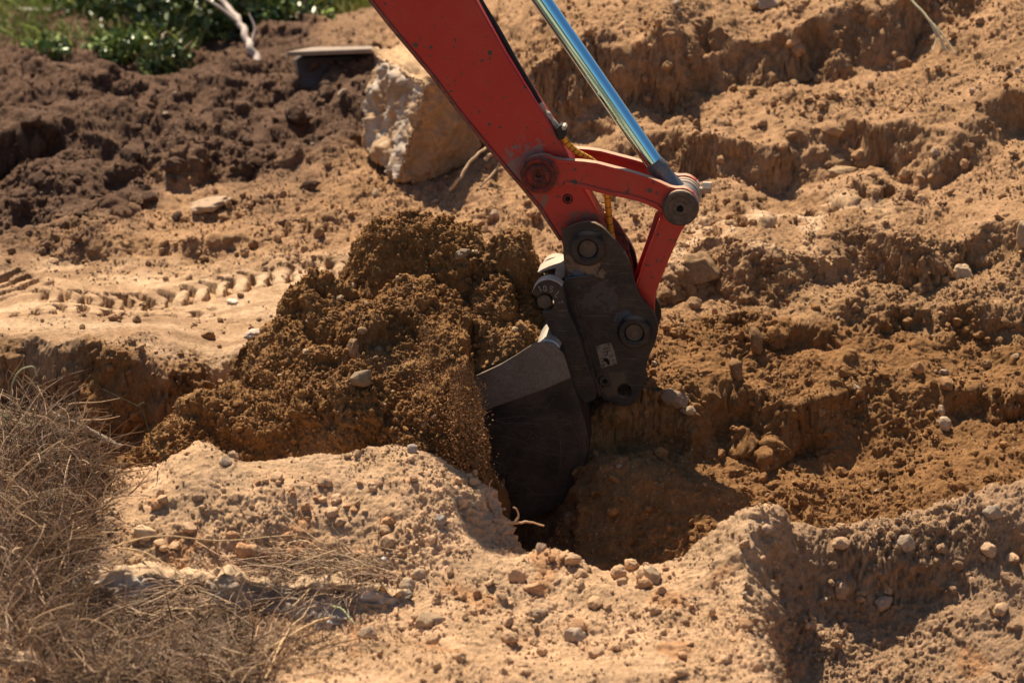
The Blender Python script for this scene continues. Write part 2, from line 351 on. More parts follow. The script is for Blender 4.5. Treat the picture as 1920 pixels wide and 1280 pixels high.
M_REDK = paint_mat('grimy_red_paint', (.16, .02, .015), .5, 1.6)
def steel(name, base, rough, metal, dirtc, dirt=.6, scr=.5, scale=9, rub=()):
    m, t, b = newmat(name); L = t.links
    tc = N(t, 'ShaderNodeNewGeometry'); pos = tc.outputs['Position']
    nz = N(t, 'ShaderNodeTexNoise', Scale=float(scale), Detail=9.0, Roughness=.72); L.new(pos, nz.inputs['Vector'])
    nf = N(t, 'ShaderNodeTexNoise', Scale=90.0, Detail=4.0, Roughness=.7); L.new(pos, nf.inputs['Vector'])
    c = (*base, 1)
    d = ramp(t, nz.outputs[0], [(.40, G(0)), (.66, G(dirt))]); c = mixc(t, d.outputs[0], c, (*dirtc, 1))
    d2 = ramp(t, nf.outputs[0], [(.4, G(.84)), (.65, G(1.14))]); c = mixc(t, 1.0, c, d2.outputs[0], 'MULTIPLY')
    for rot, sx, sz, thr in ((20, 10, 230, .66), (-38, 8, 260, .68), (70, 7, 210, .69), (-12, 6, 300, .67)):
        mp = N(t, 'ShaderNodeMapping'); mp.inputs['Rotation'].default_value = (0, R(rot), 0); mp.inputs['Scale'].default_value = (sx, 30, sz); L.new(pos, mp.inputs['Vector'])
        ns = N(t, 'ShaderNodeTexNoise', Scale=1.0, Detail=2.0, Roughness=.6, Distortion=.5); L.new(mp.outputs[0], ns.inputs['Vector'])
        s = ramp(t, ns.outputs[0], [(thr, G(0)), (thr+.05, G(scr))]); c = mixc(t, s.outputs[0], c, (.30, .23, .18, 1))
    for (q, r_, rc) in rub:                       # bare rubbed metal and grease round a pin
        vm = N(t, 'ShaderNodeVectorMath', operation='DISTANCE'); L.new(pos, vm.inputs[0]); vm.inputs[1].default_value = q
        mr = N(t, 'ShaderNodeMapRange'); L.new(vm.outputs['Value'], mr.inputs[0]); mr.inputs[1].default_value = r_; mr.inputs[2].default_value = r_*.45; mr.inputs[3].default_value = -.30; mr.inputs[4].default_value = .10
        ad = N(t, 'ShaderNodeMath', operation='ADD'); L.new(mr.outputs[0], ad.inputs[0])
        n9 = N(t, 'ShaderNodeTexNoise', Scale=24.0, Detail=7.0, Roughness=.75, Distortion=.6); L.new(pos, n9.inputs['Vector']); L.new(n9.outputs[0], ad.inputs[1])
        k9 = ramp(t, ad.outputs[0], [(.52, G(0)), (.60, G(.8))]); c = mixc(t, k9.outputs[0], c, (*rc, 1))
    sn = N(t, 'ShaderNodeSeparateXYZ'); L.new(tc.outputs['Normal'], sn.inputs[0])
    du = ramp(t, sn.outputs['Z'], [(.70, G(0)), (.95, G(.45))]); c = mixc(t, du.outputs[0], c, (.50, .345, .21, 1))
    L.new(c, b.inputs['Base Color']); b.inputs['Metallic'].default_value = metal
    b.inputs['Specular IOR Level'].default_value = .28
    rr = ramp(t, nz.outputs[0], [(.3, G(rough)), (.7, G(min(1, rough+.25)))]); L.new(rr.outputs[0], b.inputs['Roughness'])
    bp = N(t, 'ShaderNodeBump', Strength=.35, Distance=.0015); L.new(nf.outputs[0], bp.inputs['Height']); L.new(bp.outputs[0], b.inputs['Normal'])
    return m
M_BLACK = steel('black_steel', (.011, .011, .014), .45, .05, (.07, .052, .037), .8, .22, 8)
M_BUCK = steel('bucket_steel', (.015, .014, .015), .36, .15, (.085, .062, .046), .8, .16, 6)
M_WEAR = steel('wear_steel', (.15, .135, .125), .42, .35, (.10, .075, .055), .7, .3)
M_PALE = steel('dusty_lit_steel', (.42, .38, .34), .6, .2, (.36, .27, .19), .8, .2)  # dust on spacers and fittings; on the lobe caps, painted sunlight
M_PIN = steel('greasy_pin', (.05, .045, .042), .42, .3, (.14, .10, .075), .8, .1, 30)
M_GRIM = steel('grimy_cap', (.022, .017, .016), .5, .1, (.30, .03, .018), .8, .1, 34)
M_TUBE = steel('scuffed_tube', (.62, .58, .52), .3, .6, (.4, .33, .26), .5, .4)
m, t, b = newmat('chrome'); b.inputs['Base Color'].default_value = (.80, .80, .80, 1); b.inputs['Metallic'].default_value = 1; b.inputs['Roughness'].default_value = .07; M_CHROME = m; b.inputs['Base Color'].default_value = (.38, .74, .90, 1)
M_RUB = simple('rubber', (.012, .012, .013), .5, 0, .3, 120, .3)
M_YEL = simple('yellow_hose_guard', (.62, .27, .02), .45, 0, .25, 60, .3)
M_MARK = simple('paint_marker', (.34, .31, .29), .7, 0, .3, 300, .1)
M_DARK = simple('hollow', (.006, .005, .005), .95, 0, .1, 20, 0)

# ------------------------------------------------------------------ ground sheet
def steps(a, b, d):
    n = max(1, int(round((b-a)/d))); return list(np.linspace(a, b, n, endpoint=False))
ys = steps(3.0, 7.6, .06)+steps(7.6, 9.0, .008)+steps(9.0, 10.7, .0045)+steps(10.7, 12.4, .0042)+steps(12.4, 14.2, .0065)+steps(14.2, 17.8, .011)+steps(17.8, 22, .05)+steps(22, 60, 1.0)+[60.]
ss = list(-np.geomspace(.9, .331, 40))+steps(-.33, -.19, .0010)+steps(-.19, .19, .38/1060)+steps(.19, .33, .0010)+list(np.geomspace(.33, .9, 41))
ys = np.array(ys); ss = np.array(ss)
X = ss[None, :]*ys[:, None]; Yg = np.repeat(ys[:, None], len(ss), 1)
def detail(x, y, z, hgt, mo, dk, n3):
    """lumps and crumbs; displacement along the surface normal"""
    a = .016*perlin(x*5.5, y*5.5, z*5.5)*(1+1.6*dk)
    a += .012*perlin(x*13, y*13, z*13)*(1+.7*dk+.3*mo)
    rg = .55+.9*sst(-.3, .4, perlin(x*2.7+31, y*2.7, z*2.7))
    a += .014*(.32-np.abs(perlin(x*24, y*24, z*24)))*rg*(1+.4*dk+.3*mo)
    a += .0105*(.3-np.abs(perlin(x*52, y*52, z*52)))*rg
    a += .0050*perlin(x*110, y*110, z*110)*rg
    a += .0026*perlin(x*230, y*230, z*230)
    return a
def build_sheet(x, y, fn, hscale=1):
    z, hgt = fn(x, y)
    px, py, dep = proj(x, y, z)
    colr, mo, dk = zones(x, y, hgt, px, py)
    far = 1-sst(17, 21, y)
    z = z + (.035*perlin(x*2.4+3, y*2.4)*(1+2.2*dk) + .06*dk*(.3-np.abs(perlin(x*4+1, y*4+2))))*far
    tr = sst(480, 540, py)*sst(740, 620, px)*(1-hgt)*(1-mo)*(py < 740)
    calm = 1-.62*tr
    mound = hgt*sst(1000, 900, px)*sst(1100, 1050, py)
    yc = y+.8*z
    zc = clods(x, yc, .16, .30, 3)*.55*(.30+.9*dk+.1*mo*(1-hgt)+.6*mo*(x < -.6))*(1-.8*mound) + clods(x, yc, .07, .36, 11)*.5*(1-.5*mound) + clods(x+.3*z, yc, .032, .50, 23)*.62*(1-.3*hgt)
    P = np.stack([x, y, z], -1)
    n = normals(P)
    d = detail(x, y, z, hgt, mo, dk, n)
    d = d*(1-.1*mound)*(1+1.1*sst(.75, .35, n[..., 2]))
    P = P + n*((d+zc*(.55+.45*sst(-.5, .3, perlin(x*1.7, y*1.7+60))))*calm*far)[..., None]
    return P, colr, hgt, mo, dk
P, C_, HG, MO, DK = build_sheet(X, Yg, macro)
ground = mesh_np('ground', P.reshape(-1, 3), gridfaces(*X.shape), M_SOIL, None, C_.reshape(-1, 3))
tag(ground, kind='structure')

# ------------------------------------------------------------------ machine frame of reference
AX = np.array([math.sin(R(6)), math.cos(R(6)), 0.0])
dC = ray(1100, 600); dC = dC/np.linalg.norm(dC); PC = np.array([0, 0, HC]) + dC*12.0
def W(px, py, t):
    d = ray(px, py); o = np.array([0, 0, HC]); s = ((PC + AX*t - o)@AX)/(d@AX); return o + d*s
WX = np.array([AX[1], -AX[0], 0]); WZ = np.array([0, 0, 1.0])

# ------------------------------------------------------------------ heap of dug soil over the bucket
crest = [(200,900,11.0),(260,835,11.15),(300,800,11.2),(360,765,11.27),(430,735,11.33),(455,690,11.4),(480,655,11.45),(520,598,11.52),(560,560,11.56),(600,550,11.6),(665,520,11.66),(682,470,11.7),(705,440,11.74),
 (750,424,11.76),(800,432,11.76),(870,442,11.76),(950,470,11.74),(1000,502,11.70),(1022,560,11.62),(1035,625,11.50),(1045,660,11.42)]
cw = np.array(P3(crest))
face_ = P3([(870,870,10.93),(880,720,11.04),(800,600,11.36),(900,560,11.5),(960,600,11.42),(980,655,11.32),(700,700,11.14),(700,850,10.93),(640,600,11.40),(560,650,11.30),(550,850,10.93),
 (470,760,11.12),(400,860,10.93),(300,880,10.95),(250,905,10.9),(520,720,11.2),(640,760,11.05),(600,820,10.98),(780,780,10.98),(800,700,11.14),(870,640,11.26),(740,520,11.58),(850,510,11.6)])
hp = [tuple(p) for p in cw]+face_
for p in cw: hp.append((p[0]+.05, p[1]+.32, p[2]-.34)); hp.append((p[0]+.1, p[1]+.6, p[2]-.7))
for p in face_:
    if p[1] < 10.99: hp.append((p[0], p[1]-.2, p[2]-.25))
HX = np.linspace(-1.75, .35, 211); HY = np.linspace(10.6, 12.3, 171); HXX, HYY = np.meshgrid(HX, HY)
HG_ = RBF(hp, .10).grid(HXX, HYY)
def hs(G_, x, y):
    u = np.clip((x-HX[0])/(HX[1]-HX[0]), 0, len(HX)-1.001); v = np.clip((y-HY[0])/(HY[1]-HY[0]), 0, len(HY)-1.001)
    i = u.astype(int); j = v.astype(int); a = u-i; b_ = v-j
    return (G_[j, i]*(1-a)+G_[j, i+1]*a)*(1-b_)+(G_[j+1, i]*(1-a)+G_[j+1, i+1]*a)*b_
xb = at(872, 760, 11.1)[0]; NEAR_T = -.30
def lumps(x, y, lst):
    o = np.zeros_like(x)
    for (px, py, Y, rx, ry, hh) in lst:
        c = at(px, py, Y); d = ((x-c[0])/rx)**2+((y-c[1])/ry)**2
        o = np.maximum(o, hh*np.sqrt(np.clip(1-d**1.5, 0, 1)))
    return o
RIM = [(815,742),(883,709),(938,684),(970,664.5),(1003,643.5),(1021,641),(1042,648),(1057,665)]
def heap_fn(x, y):
    z = hs(HG_, x, y)
    z = z + lumps(x, y, [(750,430,11.74,.17,.16,.07),(560,560,11.55,.09,.10,.09),(870,480,11.64,.13,.10,.09),(700,480,11.66,.10,.1,.06),
                         (640,790,11.02,.17,.12,.09),(840,465,11.70,.16,.10,.07),(620,540,11.56,.12,.08,.06),(930,545,11.5,.09,.08,.05),(965,490,11.66,.10,.09,.06),(520,690,11.28,.13,.09,.06),(600,700,11.2,.12,.08,.05),(430,790,11.12,.13,.08,.04),(760,560,11.45,.12,.09,.04),(480,650,11.42,.1,.1,.05)])
    z += .030*perlin(x*4+9, y*4) + .022*np.abs(perlin(x*9, y*9+4)) + .05*(sst(-.05, .12, perlin(x*3.2+50, y*3.2))-.5)*sst(.0, .3, z)
    # flank of the spill beside the bucket's near side plate
    tp = (x-PC[0])*AX[0]+(y-PC[1])*AX[1]
    front = tp < NEAR_T+.040
    z = np.where(front, z - np.maximum(0, x-xb+.035*perlin(z*9, y*11)+.02*perlin(z*27, y*20))*5, z)
    rimx = np.array([W(a, b_, NEAR_T)[0] for a, b_ in RIM]); rimz = np.array([W(a, b_, NEAR_T)[2] for a, b_ in RIM])
    cap = np.interp(x, rimx, rimz)+.012*perlin(x*18, y*18)-.002+1.15*np.maximum(0, tp-NEAR_T-.035)+np.maximum(0, xb+.02-x)*5
    z = np.where(front, z, np.minimum(z, cap))
    # back wall of the bucket
    xr = at(1040, 600, 11.5)[0]
    z -= np.maximum(0, x-xr+.015*perlin(x*20, y*20))*10
    return z, np.zeros_like(x)
hx = np.arange(-1.70, .32, .0027); hy = np.arange(10.66, 12.2, .0027)
hX, hY = np.meshgrid(hx, hy)
hz, _ = heap_fn(hX, hY)
n2 = perlin(hX*7, hY*7+5); n3 = perlin(hX*19+3, hY*19); n1 = perlin(hX*2.2, hY*2.2+20)
damp = np.array([.262, .136, .050])
hc = np.empty(hX.shape+(3,)); hc[:] = damp
m_ = sst(.0, .6, n1+.5*n2)[..., None]; hc = hc*(1-m_)+np.array([.30, .175, .078])*m_
m_ = sst(.2, .7, perlin(hX*4+30, hY*4)+.3*n3)[..., None]*.6; hc = hc*(1-m_)+np.array([.20, .105, .045])*m_
hc *= (1+.14*n2+.12*n3)[..., None]
one = np.ones_like(hX)
HP = np.stack([hX, hY, hz], -1); hn = normals(HP)
hd = detail(hX, hY, hz, 0*one, one, 0*one, hn)*1.25 + .0022*perlin(hX*210, hY*210, hz*210) + .004*(.3-np.abs(perlin(hX*90, hY*90, hz*90)))
hcl = clods(hX, hY+.6*hz, .10, .30, 41)*.5 + clods(hX+.5*hz, hY, .045, .45, 47)*.5 + clods(hX-.4*hz, hY, .022, .5, 53)*.5
htp = (hX-PC[0])*AX[0]+(hY-PC[1])*AX[1]
calmw = 1-sst(xb-.02, xb+.03, hX)*sst(.04, .02, np.abs(htp-NEAR_T-.04))*.92
HP = HP + hn*((hd+hcl)*calmw)[..., None]
gz, _ = macro(hX, hY)
fh = gridfaces(*hX.shape); keep = (HP[..., 2] > gz-.07).reshape(-1)[fh].any(1)
fh = fh[keep]; used = np.unique(fh); remap = np.full(hX.size, -1); remap[used] = np.arange(len(used))
heap = mesh_np('soil_heap', HP.reshape(-1, 3)[used], remap[fh], M_SOIL, None, hc.reshape(-1, 3)[used])
tag(heap, 'big crumbly heap of damp orange-brown soil spilling over the open side of the bucket', 'soil heap')

# visible surface lookup (nearest ground or heap vertex behind a picture point)
ZW, ZH = 640, 427
zb_d = np.full(ZW*ZH, 1e9); zb_i = np.full(ZW*ZH, -1, np.int64)
AV = np.concatenate([P.reshape(-1, 3), HP.reshape(-1, 3)[used]])
AC = np.concatenate([C_.reshape(-1, 3), hc.reshape(-1, 3)[used]])
NG = P.shape[0]*P.shape[1]
AN = np.concatenate([normals(P).reshape(-1, 3), normals(HP).reshape(-1, 3)[used]])
ppx, ppy, pd = proj(AV[:, 0], AV[:, 1], AV[:, 2])
ok = np.where((ppx >= 0) & (ppx < 1920) & (ppy >= 0) & (ppy < 1280))[0]
cell = (ppy[ok]/3).astype(int)*ZW+(ppx[ok]/3).astype(int)
order = np.argsort(-pd[ok]); zb_i[cell[order]] = ok[order]; zb_d[cell[order]] = pd[ok][order]
def vis(px, py):
    for r_ in range(0, 8):
        for dx in range(-r_, r_+1):
            i = int(np.clip(py/3, 0, ZH-1))*ZW+int(np.clip(px/3+dx, 0, ZW-1))
            if zb_i[i] >= 0: return zb_i[i]
    return 0
def spot(px, py):
    i = vis(px, py); return AV[i], AN[i], AC[i]

#@@PART2
# ------------------------------------------------------------------ excavator
def finish(me, ang=35):
    me.polygons.foreach_set('use_smooth', np.ones(len(me.polygons), bool)); me.update()
    try: me.set_sharp_from_angle(angle=R(ang))
    except Exception: pass
def link_mesh(name, bm, mat, parent, bevel=0, ang=35, label=None):
    bmesh.ops.recalc_face_normals(bm, faces=bm.faces)
    me = bpy.data.meshes.new(name); bm.to_mesh(me); bm.free(); me.materials.append(mat); finish(me, ang)
    o = bpy.data.objects.new(name, me); col.objects.link(o); o.parent = parent
    if bevel:
        md = o.modifiers.new('bevel', 'BEVEL'); md.width = bevel; md.segments = 2; md.limit_method = 'ANGLE'; md.angle_limit = R(40); md.harden_normals = False
    if label: o['label'] = label
    return o
def smoothpoly(pts, it=2):
    """round the corners of a traced outline a little"""
    for _ in range(it):
        q = []
        for i in range(len(pts)):
            a, b_ = pts[i], pts[(i+1) % len(pts)]
            q += [(a[0]*.78+b_[0]*.22, a[1]*.78+b_[1]*.22), (a[0]*.22+b_[0]*.78, a[1]*.22+b_[1]*.78)]
        pts = q
    return pts
def plate(name, pts, t0, t1, mat, parent, holes=(), bevel=.003, sm=2, label=None):
    bm = bmesh.new()
    if sm: pts = smoothpoly(list(pts), sm)
    loops = [pts]+[[(cx+r*math.cos(a), cy+r*math.sin(a)) for a in np.linspace(0, 2*math.pi, 28, endpoint=False)] for cx, cy, r in holes]
    edges = []
    for lp in loops:
        vs = [bm.verts.new(W(x, y, t0)) for x, y in lp]
        edges += [bm.edges.new((vs[i], vs[(i+1) % len(vs)])) for i in range(len(vs))]
    bmesh.ops.triangle_fill(bm, edges=edges, use_beauty=True, use_dissolve=False, normal=Vector(-AX))
    fs = list(bm.faces)
    r = bmesh.ops.extrude_face_region(bm, geom=fs)
    nv = [g for g in r['geom'] if isinstance(g, bmesh.types.BMVert)]
    bmesh.ops.translate(bm, verts=nv, vec=Vector(AX*(t1-t0)))
    return link_mesh(name, bm, mat, parent, bevel, 30, label)
def lathe(name, px, py, tref, prof, mat, parent, seg=48, label=None, e=None):
    """rings (radius, t) turned about the pin axis that passes through px,py at depth tref"""
    c0 = W(px, py, tref); bm = bmesh.new(); rings = []
    for r, t_ in prof:
        c = c0 + AX*(t_-tref)
        if r <= 0: rings.append([bm.verts.new(c)])
        else: rings.append([bm.verts.new(c+WX*r*math.cos(a)+WZ*r*math.sin(a)) for a in np.linspace(0, 2*math.pi, seg, endpoint=False)])
    for a, b_ in zip(rings[:-1], rings[1:]):
        for i in range(seg):
            j = (i+1) % seg
            if len(a) == 1: bm.faces.new((a[0], b_[j], b_[i]))
            elif len(b_) == 1: bm.faces.new((a[i], a[j], b_[0]))
            else: bm.faces.new((a[i], a[j], b_[j], b_[i]))
    return link_mesh(name, bm, mat, parent, 0, 40, label)
def cyl(name, px, py, tref, r, t0, t1, mat, parent, ch=.003, **k):
    return lathe(name, px, py, tref, [(0, t0), (r-ch, t0), (r, t0+ch), (r, t1-ch), (r-ch, t1), (0, t1)], mat, parent, **k)
def tube_np(pts, r, seg=8, cap=True):
    pts = np.array(pts, float); n = len(pts); tn = np.gradient(pts, axis=0); tn /= np.linalg.norm(tn, axis=1)[:, None]+1e-12
    up = np.array([.3, -.8, .5]); a = np.cross(tn, up); a /= np.linalg.norm(a, axis=1)[:, None]+1e-12; b_ = np.cross(tn, a)
    r = np.broadcast_to(np.asarray(r, float), (n,))
    th = np.linspace(0, 2*math.pi, seg, endpoint=False)
    V = pts[:, None]+(a[:, None]*np.cos(th)[None, :, None]+b_[:, None]*np.sin(th)[None, :, None])*r[:, None, None]
    i = np.arange(n*seg).reshape(n, seg); j = np.roll(i, -1, 1)
    Fc = np.stack([i[:-1], j[:-1], j[1:], i[1:]], -1).reshape(-1, 4)
    V = V.reshape(-1, 3)
    if cap:
        V = np.concatenate([V, pts[:1], pts[-1:]]); q = n*seg
        c0 = np.stack([np.full(seg, q), j[0], i[0], i[0]], -1); c1 = np.stack([np.full(seg, q+1), i[-1], j[-1], j[-1]], -1)
    return V, Fc
def spline(P_, n=40):
    P_ = np.array(P_, float); k = len(P_); Q = np.vstack([2*P_[0]-P_[1], P_, 2*P_[-1]-P_[-2]]); out = []
    for u in np.linspace(0, k-1-1e-6, n):
        i = int(u); f = u-i; a, b_, c, d = Q[i], Q[i+1], Q[i+2], Q[i+3]
        out.append(.5*((2*b_)+(-a+c)*f+(2*a-5*b_+4*c-d)*f*f+(-a+3*b_-3*c+d)*f**3))
    return np.array(out)
def tube(name, pts, r, mat, parent=None, seg=12, color=None, label=None):
    V, Fc = tube_np(pts, r, seg, False)
    o = mesh_np(name, V, Fc, mat, parent, None if color is None else np.tile(color, (len(V), 1)))
    if label: o['label'] = label
    return o
def join_np(parts):
    Vs, Fs, n = [], [], 0
    for V, Fc in parts: Vs.append(V); Fs.append(Fc+n); n += len(V)
    return np.concatenate(Vs), np.concatenate(Fs)

EX = empty('excavator', (0, 0, 0), 'red excavator arm with black coupler and black bucket digging into the soil', 'excavator')
# arm (stick): box section
arm_pts = [(892,0),(950,103),(1000,184),(1042,248),(1072,305),(1094,352),(1136,427),(1142,480),(1100,505),(1062,480),(1052,452),(1014,390),(972,340),(929,290),(862,209),(812,142),(731,46),(693,0),(288,-500),(607,-500)]
rubs = [(tuple(W(990, 308, -.065)), .155, (.14, .12, .125)), (tuple(W(1100, 440, -.065)), .17, (.06, .045, .04)), (tuple(W(1000, 370, -.065)), .10, (.12, .09, .08)), (tuple(W(1040, 250, -.05)), .07, (.10, .05, .04))]
M_ARM = paint_mat('arm_red_paint', (.38, .005, .004), .26, .6, rub=rubs)
arm = plate('arm', arm_pts, -.065, .065, M_ARM, EX, holes=(), bevel=.007, sm=0)
# welded lip along the under edge and the wear strip at the tip
plate('edge_strip', [(697,-2),(733,44),(813,140),(863,207),(930,288),(973,338),(1015,388),(1054,450),(1049,453),(1008,391),(966,341),(923,291),(856,210),(806,143),(725,47),(687,-2),(282,-500),(292,-500)], -.070, .070, M_REDK, arm, bevel=.003, sm=0)
M_HOLE = M_DARK
lathe('grease_hole', 1064.5, 373, -.065, [(.0, -.050), (.011, -.050), (.013, -.0655), (.017, -.068), (.020, -.0655), (.021, -.060)], M_GRIM, arm)
cyl('bolt_hole', 1064.5, 373, -.066, .0105, -.0675, -.050, M_DARK, arm, ch=.0005)
# links between arm and cylinder
link_pts = [(979,327),(981,309),(992,296),(1010,290),(1026,291.5),(1038,297),(1056,300),(1074,301),(1095,302.5),(1120,306),(1152,314.5),(1185,323),(1220,334),(1240,343),(1262,353),(1285,352),(1303,364),(1311,385),(1305,410),(1284,424),(1262,420),(1248,406),(1229,391),(1207,381),(1176,372.5),(1145,367),(1120,361),(1095,353.5),(1058,346),(1045,352),(1028,364),(1008,367),(988,357),(979,340)]
web_pts = [(1050,309),(1076,311),(1120,315),(1152,323.5),(1185,332),(1216,343),(1234,352),(1240,372),(1232,384),(1209,372),(1178,362),(1146,356),(1120,350),(1096,343),(1056,337),(1046,325)]
for (ta, tb, mt) in ((-.105, -.070, M_REDW), (.085, .120, M_RED)):
    # traced at the near face; the far one is the same plate set further back along the pins
    def shift(p): 
        return p
    bmk = plate('link', link_pts, -.105, -.070, mt, EX, bevel=.004, sm=1)
    # raised rims top and bottom of the plate
    top_r = [(1040,297.5),(1056,300.5),(1074,301.5),(1095,303),(1120,306.5),(1152,315),(1185,323.5),(1220,334.5),(1240,343.5),(1256,353),(1246,357),(1236,350),(1217,341),(1184,330),(1151,321.5),(1119,313),(1094,309.5),(1073,308),(1054,307),(1040,304)]
    bot_r = [(1058,346.5),(1095,353),(1120,360.5),(1145,366.5),(1176,372),(1207,380.5),(1229,390.5),(1243,402),(1247,396),(1232,382),(1209,373.5),(1178,365),(1146,359.5),(1121,353.5),(1096,346.5),(1059,340)]
    r1 = plate('rim', top_r, -.112, -.1045, mt, bmk, bevel=.002, sm=0)
    r2 = plate('rim', bot_r, -.112, -.1045, mt, bmk, bevel=.002, sm=0)
    if ta > 0:
        for o in (bmk,): o.location = Vector(AX*(ta+.105))
lathe('pin_cap', 1009.5, 329.5, -.125, [(0, -.108), (.010, -.108), (.0115, -.121), (.022, -.122), (.026, -.126), (.041, -.126), (.046, -.122), (.052, -.127), (.061, -.127), (.065, -.123), (.066, -.075)], M_GRIM, EX, label='grimy pin cap with flaking red paint')
lathe('pin_boss', 1009.5, 329.5, -.125, [(.072, -.076), (.072, -.112), (.069, -.115), (.064, -.115)], M_REDK, EX)
cyl('link_pin', 1009.5, 329.5, -.125, .045, -.09, .135, M_PIN, EX)
lathe('pin_cap', 1275.5, 390.5, -.125, [(0, -.116), (.012, -.116), (.013, -.1335), (.026, -.1335), (.028, -.1315), (.045, -.1325), (.047, -.1305), (.060, -.1315), (.066, -.127), (.067, -.105)], M_PIN, EX, label='round black pin cap with concentric turning marks')
cyl('grease_nipple', 1275.5, 390.5, -.125, .008, -.1345, -.118, M_DARK, EX, ch=.001)
cyl('link_pin', 1275.5, 390.5, -.125, .040, -.11, .135, M_PIN, EX)
for (r, a, b_, mt) in ((.069, -.106, -.094, M_PALE), (.066, -.068, -.052, M_PALE), (.062, -.051, -.037, M_PALE), (.064, .040, .060, M_PALE), (.067, .062, .083, M_PALE), (.069, .086, .122, M_PALE)):
    cyl('spacer', 1275.5, 390.5, -.125, r, a, b_, mt, EX, ch=.004)
# retaining bolt across the far boss
c0 = W(1275.5, 390.5, -.125)+AX*(.075+.125)
o = tube('bolt', [c0+WX*.045+WZ*.02, c0+WX*.104+WZ*.018], .0125, M_PALE, EX, 6); 
V, Fc = join_np([tube_np([c0+WX*.072+WZ*.03, c0+WX*.1035+WZ*.03, c0+WX*.104+WZ*.03], [.023, .023, .002], 6, False)]); mesh_np('bolt_head', V, Fc, M_PALE, EX, None, False)
# cylinder rod, eye and barrel
def rod_pt(s, t_=0.0): return W(1015.5+(1241-1015.5)*s, 0+326*s, t_)
o = tube('cylinder_rod', [rod_pt(s) for s in (-1.0, -.5, 0, .4, .7, .985)], .0337, M_CHROME, EX, 48)
o = tube('cylinder_barrel', [rod_pt(s) for s in (-2.2, -1.8, -1.2, -.55, -.549)], [.055, .055, .055, .055, .036], M_BLACK, EX, 40)
M_EYE = steel('blued_steel', (.12, .155, .19), .38, .55, (.2, .15, .11), .5, .2)
p0, p1 = rod_pt(.955), rod_pt(1.10)
V, Fc = tube_np([rod_pt(.93), rod_pt(.95), rod_pt(.985), rod_pt(.995), rod_pt(1.06), rod_pt(1.13)], [.034, .038, .040, .036, .043, .05], 32, False); mesh_np('rod_neck', V, Fc, M_EYE, EX)
cyl('rod_eye', 1275.5, 390.5, -.125, .060, -.032, .036, M_EYE, EX, ch=.006)
# tipping lever
lev = [(1241,392),(1240,412),(1230,436),(1215,477),(1199,522),(1191,540),(1168,600),(1162,625),(1185,652),(1215,645),(1227,610),(1227,580),(1229,550),(1236,531),(1255,485),(1270,450),(1281,427),(1300,408),(1298,376),(1260,365)]
plate('lever', lev, -.068, -.040, M_REDW, EX, bevel=.003, sm=1, label='worn red lever from the cylinder end to the coupler')
plate('rim', [(1236,400),(1240,401),(1241,413),(1231,437),(1216,478),(1199,524),(1196,520),(1213,474),(1228,434),(1237,411)], -.074, -.066, M_RED, EX, bevel=.0015, sm=0)
levf = [(1231,392),(1217,438),(1197,493),(1184,524),(1180,560),(1188,610),(1225,600),(1226,560),(1233,530),(1250,485),(1264,450),(1270,420),(1262,392)]
plate('lever', levf, .040, .068, M_RED, EX, bevel=.003, sm=1)
plate('lever_web', [(1236,412),(1221,452),(1202,505),(1192,535),(1200,560),(1215,555),(1232,500),(1252,450),(1258,420)], -.04, .04, M_RED, EX, bevel=.002, sm=0)
# quick coupler
cp = [(1055.6,453),(1054,444),(1056,433),(1065,427),(1087,418.5),(1100,416.5),(1112,417),(1131,427),(1152,450),(1171,474),(1178,487),(1184,500),(1188,520),(1192,537),(1201,557),(1210,570),(1219,579),(1231,597),(1234.5,619),(1229,641),(1216,670),(1210,697),(1203,731),(1194,753),(1176,762),(1152,758),(1125,745),(1121,712),(1106,666),(1090,619),(1078,585),(1071,545),(1060,535),(1058,515),(1059,503),(1056,478)]
QC = bpy.data.objects.new('quick_coupler', None); col.objects.link(QC); QC.parent = EX
M_COUP = steel('coupler_steel', (.011, .011, .014), .45, .05, (.07, .052, .037), .8, .25, 8, rub=[(tuple(W(1085, 490, -.125)), .10, (.15, .10, .065)), (tuple(W(1110, 508, -.125)), .08, (.17, .12, .08)), (tuple(W(1125, 560, -.125)), .12, (.055, .05, .05)), (tuple(W(1150, 720, -.125)), .09, (.09, .065, .045)), (tuple(W(1080, 524, -.125)), .07, (.05, .08, .12)), (tuple(W(1170, 600, -.125)), .07, (.04, .06, .09))])
cpl = plate('side_plate', cp, -.125, -.098, M_COUP, QC, holes=[(1170.5,732.5,13.5)], bevel=.003, sm=1)
cpf = [q_ for q_ in cp if q_[1] < 740]; k_ = cpf.index((1203,731)); cpf[k_+1:k_+1] = [(1190,737),(1165,733),(1140,726)]
plate('side_plate', cpf, -.125, -.098, M_BLACK, QC, bevel=.003, sm=1).location = Vector(AX*.19)
plate('edge_rib', [(1054,531),(1053,545),(1059,556),(1063,578),(1069,591),(1075,596),(1084,626),(1100,680),(1122,745),(1128,743),(1112,690),(1098,640),(1088,602),(1080,575),(1074,553),(1078,540),(1095,533),(1110,528),(1118,519),(1105,517),(1080,520),(1062,523)], -.141, -.124, M_BLACK, QC, bevel=.003, sm=1)
plate('cross_beam', [(1066,500),(1080,520),(1085,560),(1100,640),(1118,725),(1130,700),(1140,600),(1120,500)], -.10, .068, M_BLACK, QC, bevel=.003, sm=0)
for (x, y, ro, ri) in ((1102.5, 466, .063, .037), (1189.6, 622.7, .060, .036)):
    lathe('pin_collar', x, y, -.13, [(ri, -.118), (ri+.001, -.147), (ri+.004, -.150), (ro-.006, -.150), (ro, -.143), (ro+.004, -.124)], M_BLACK, QC)
    cyl('coupler_pin', x, y, -.13, ri-.002, -.136, .11, M_PIN, QC)
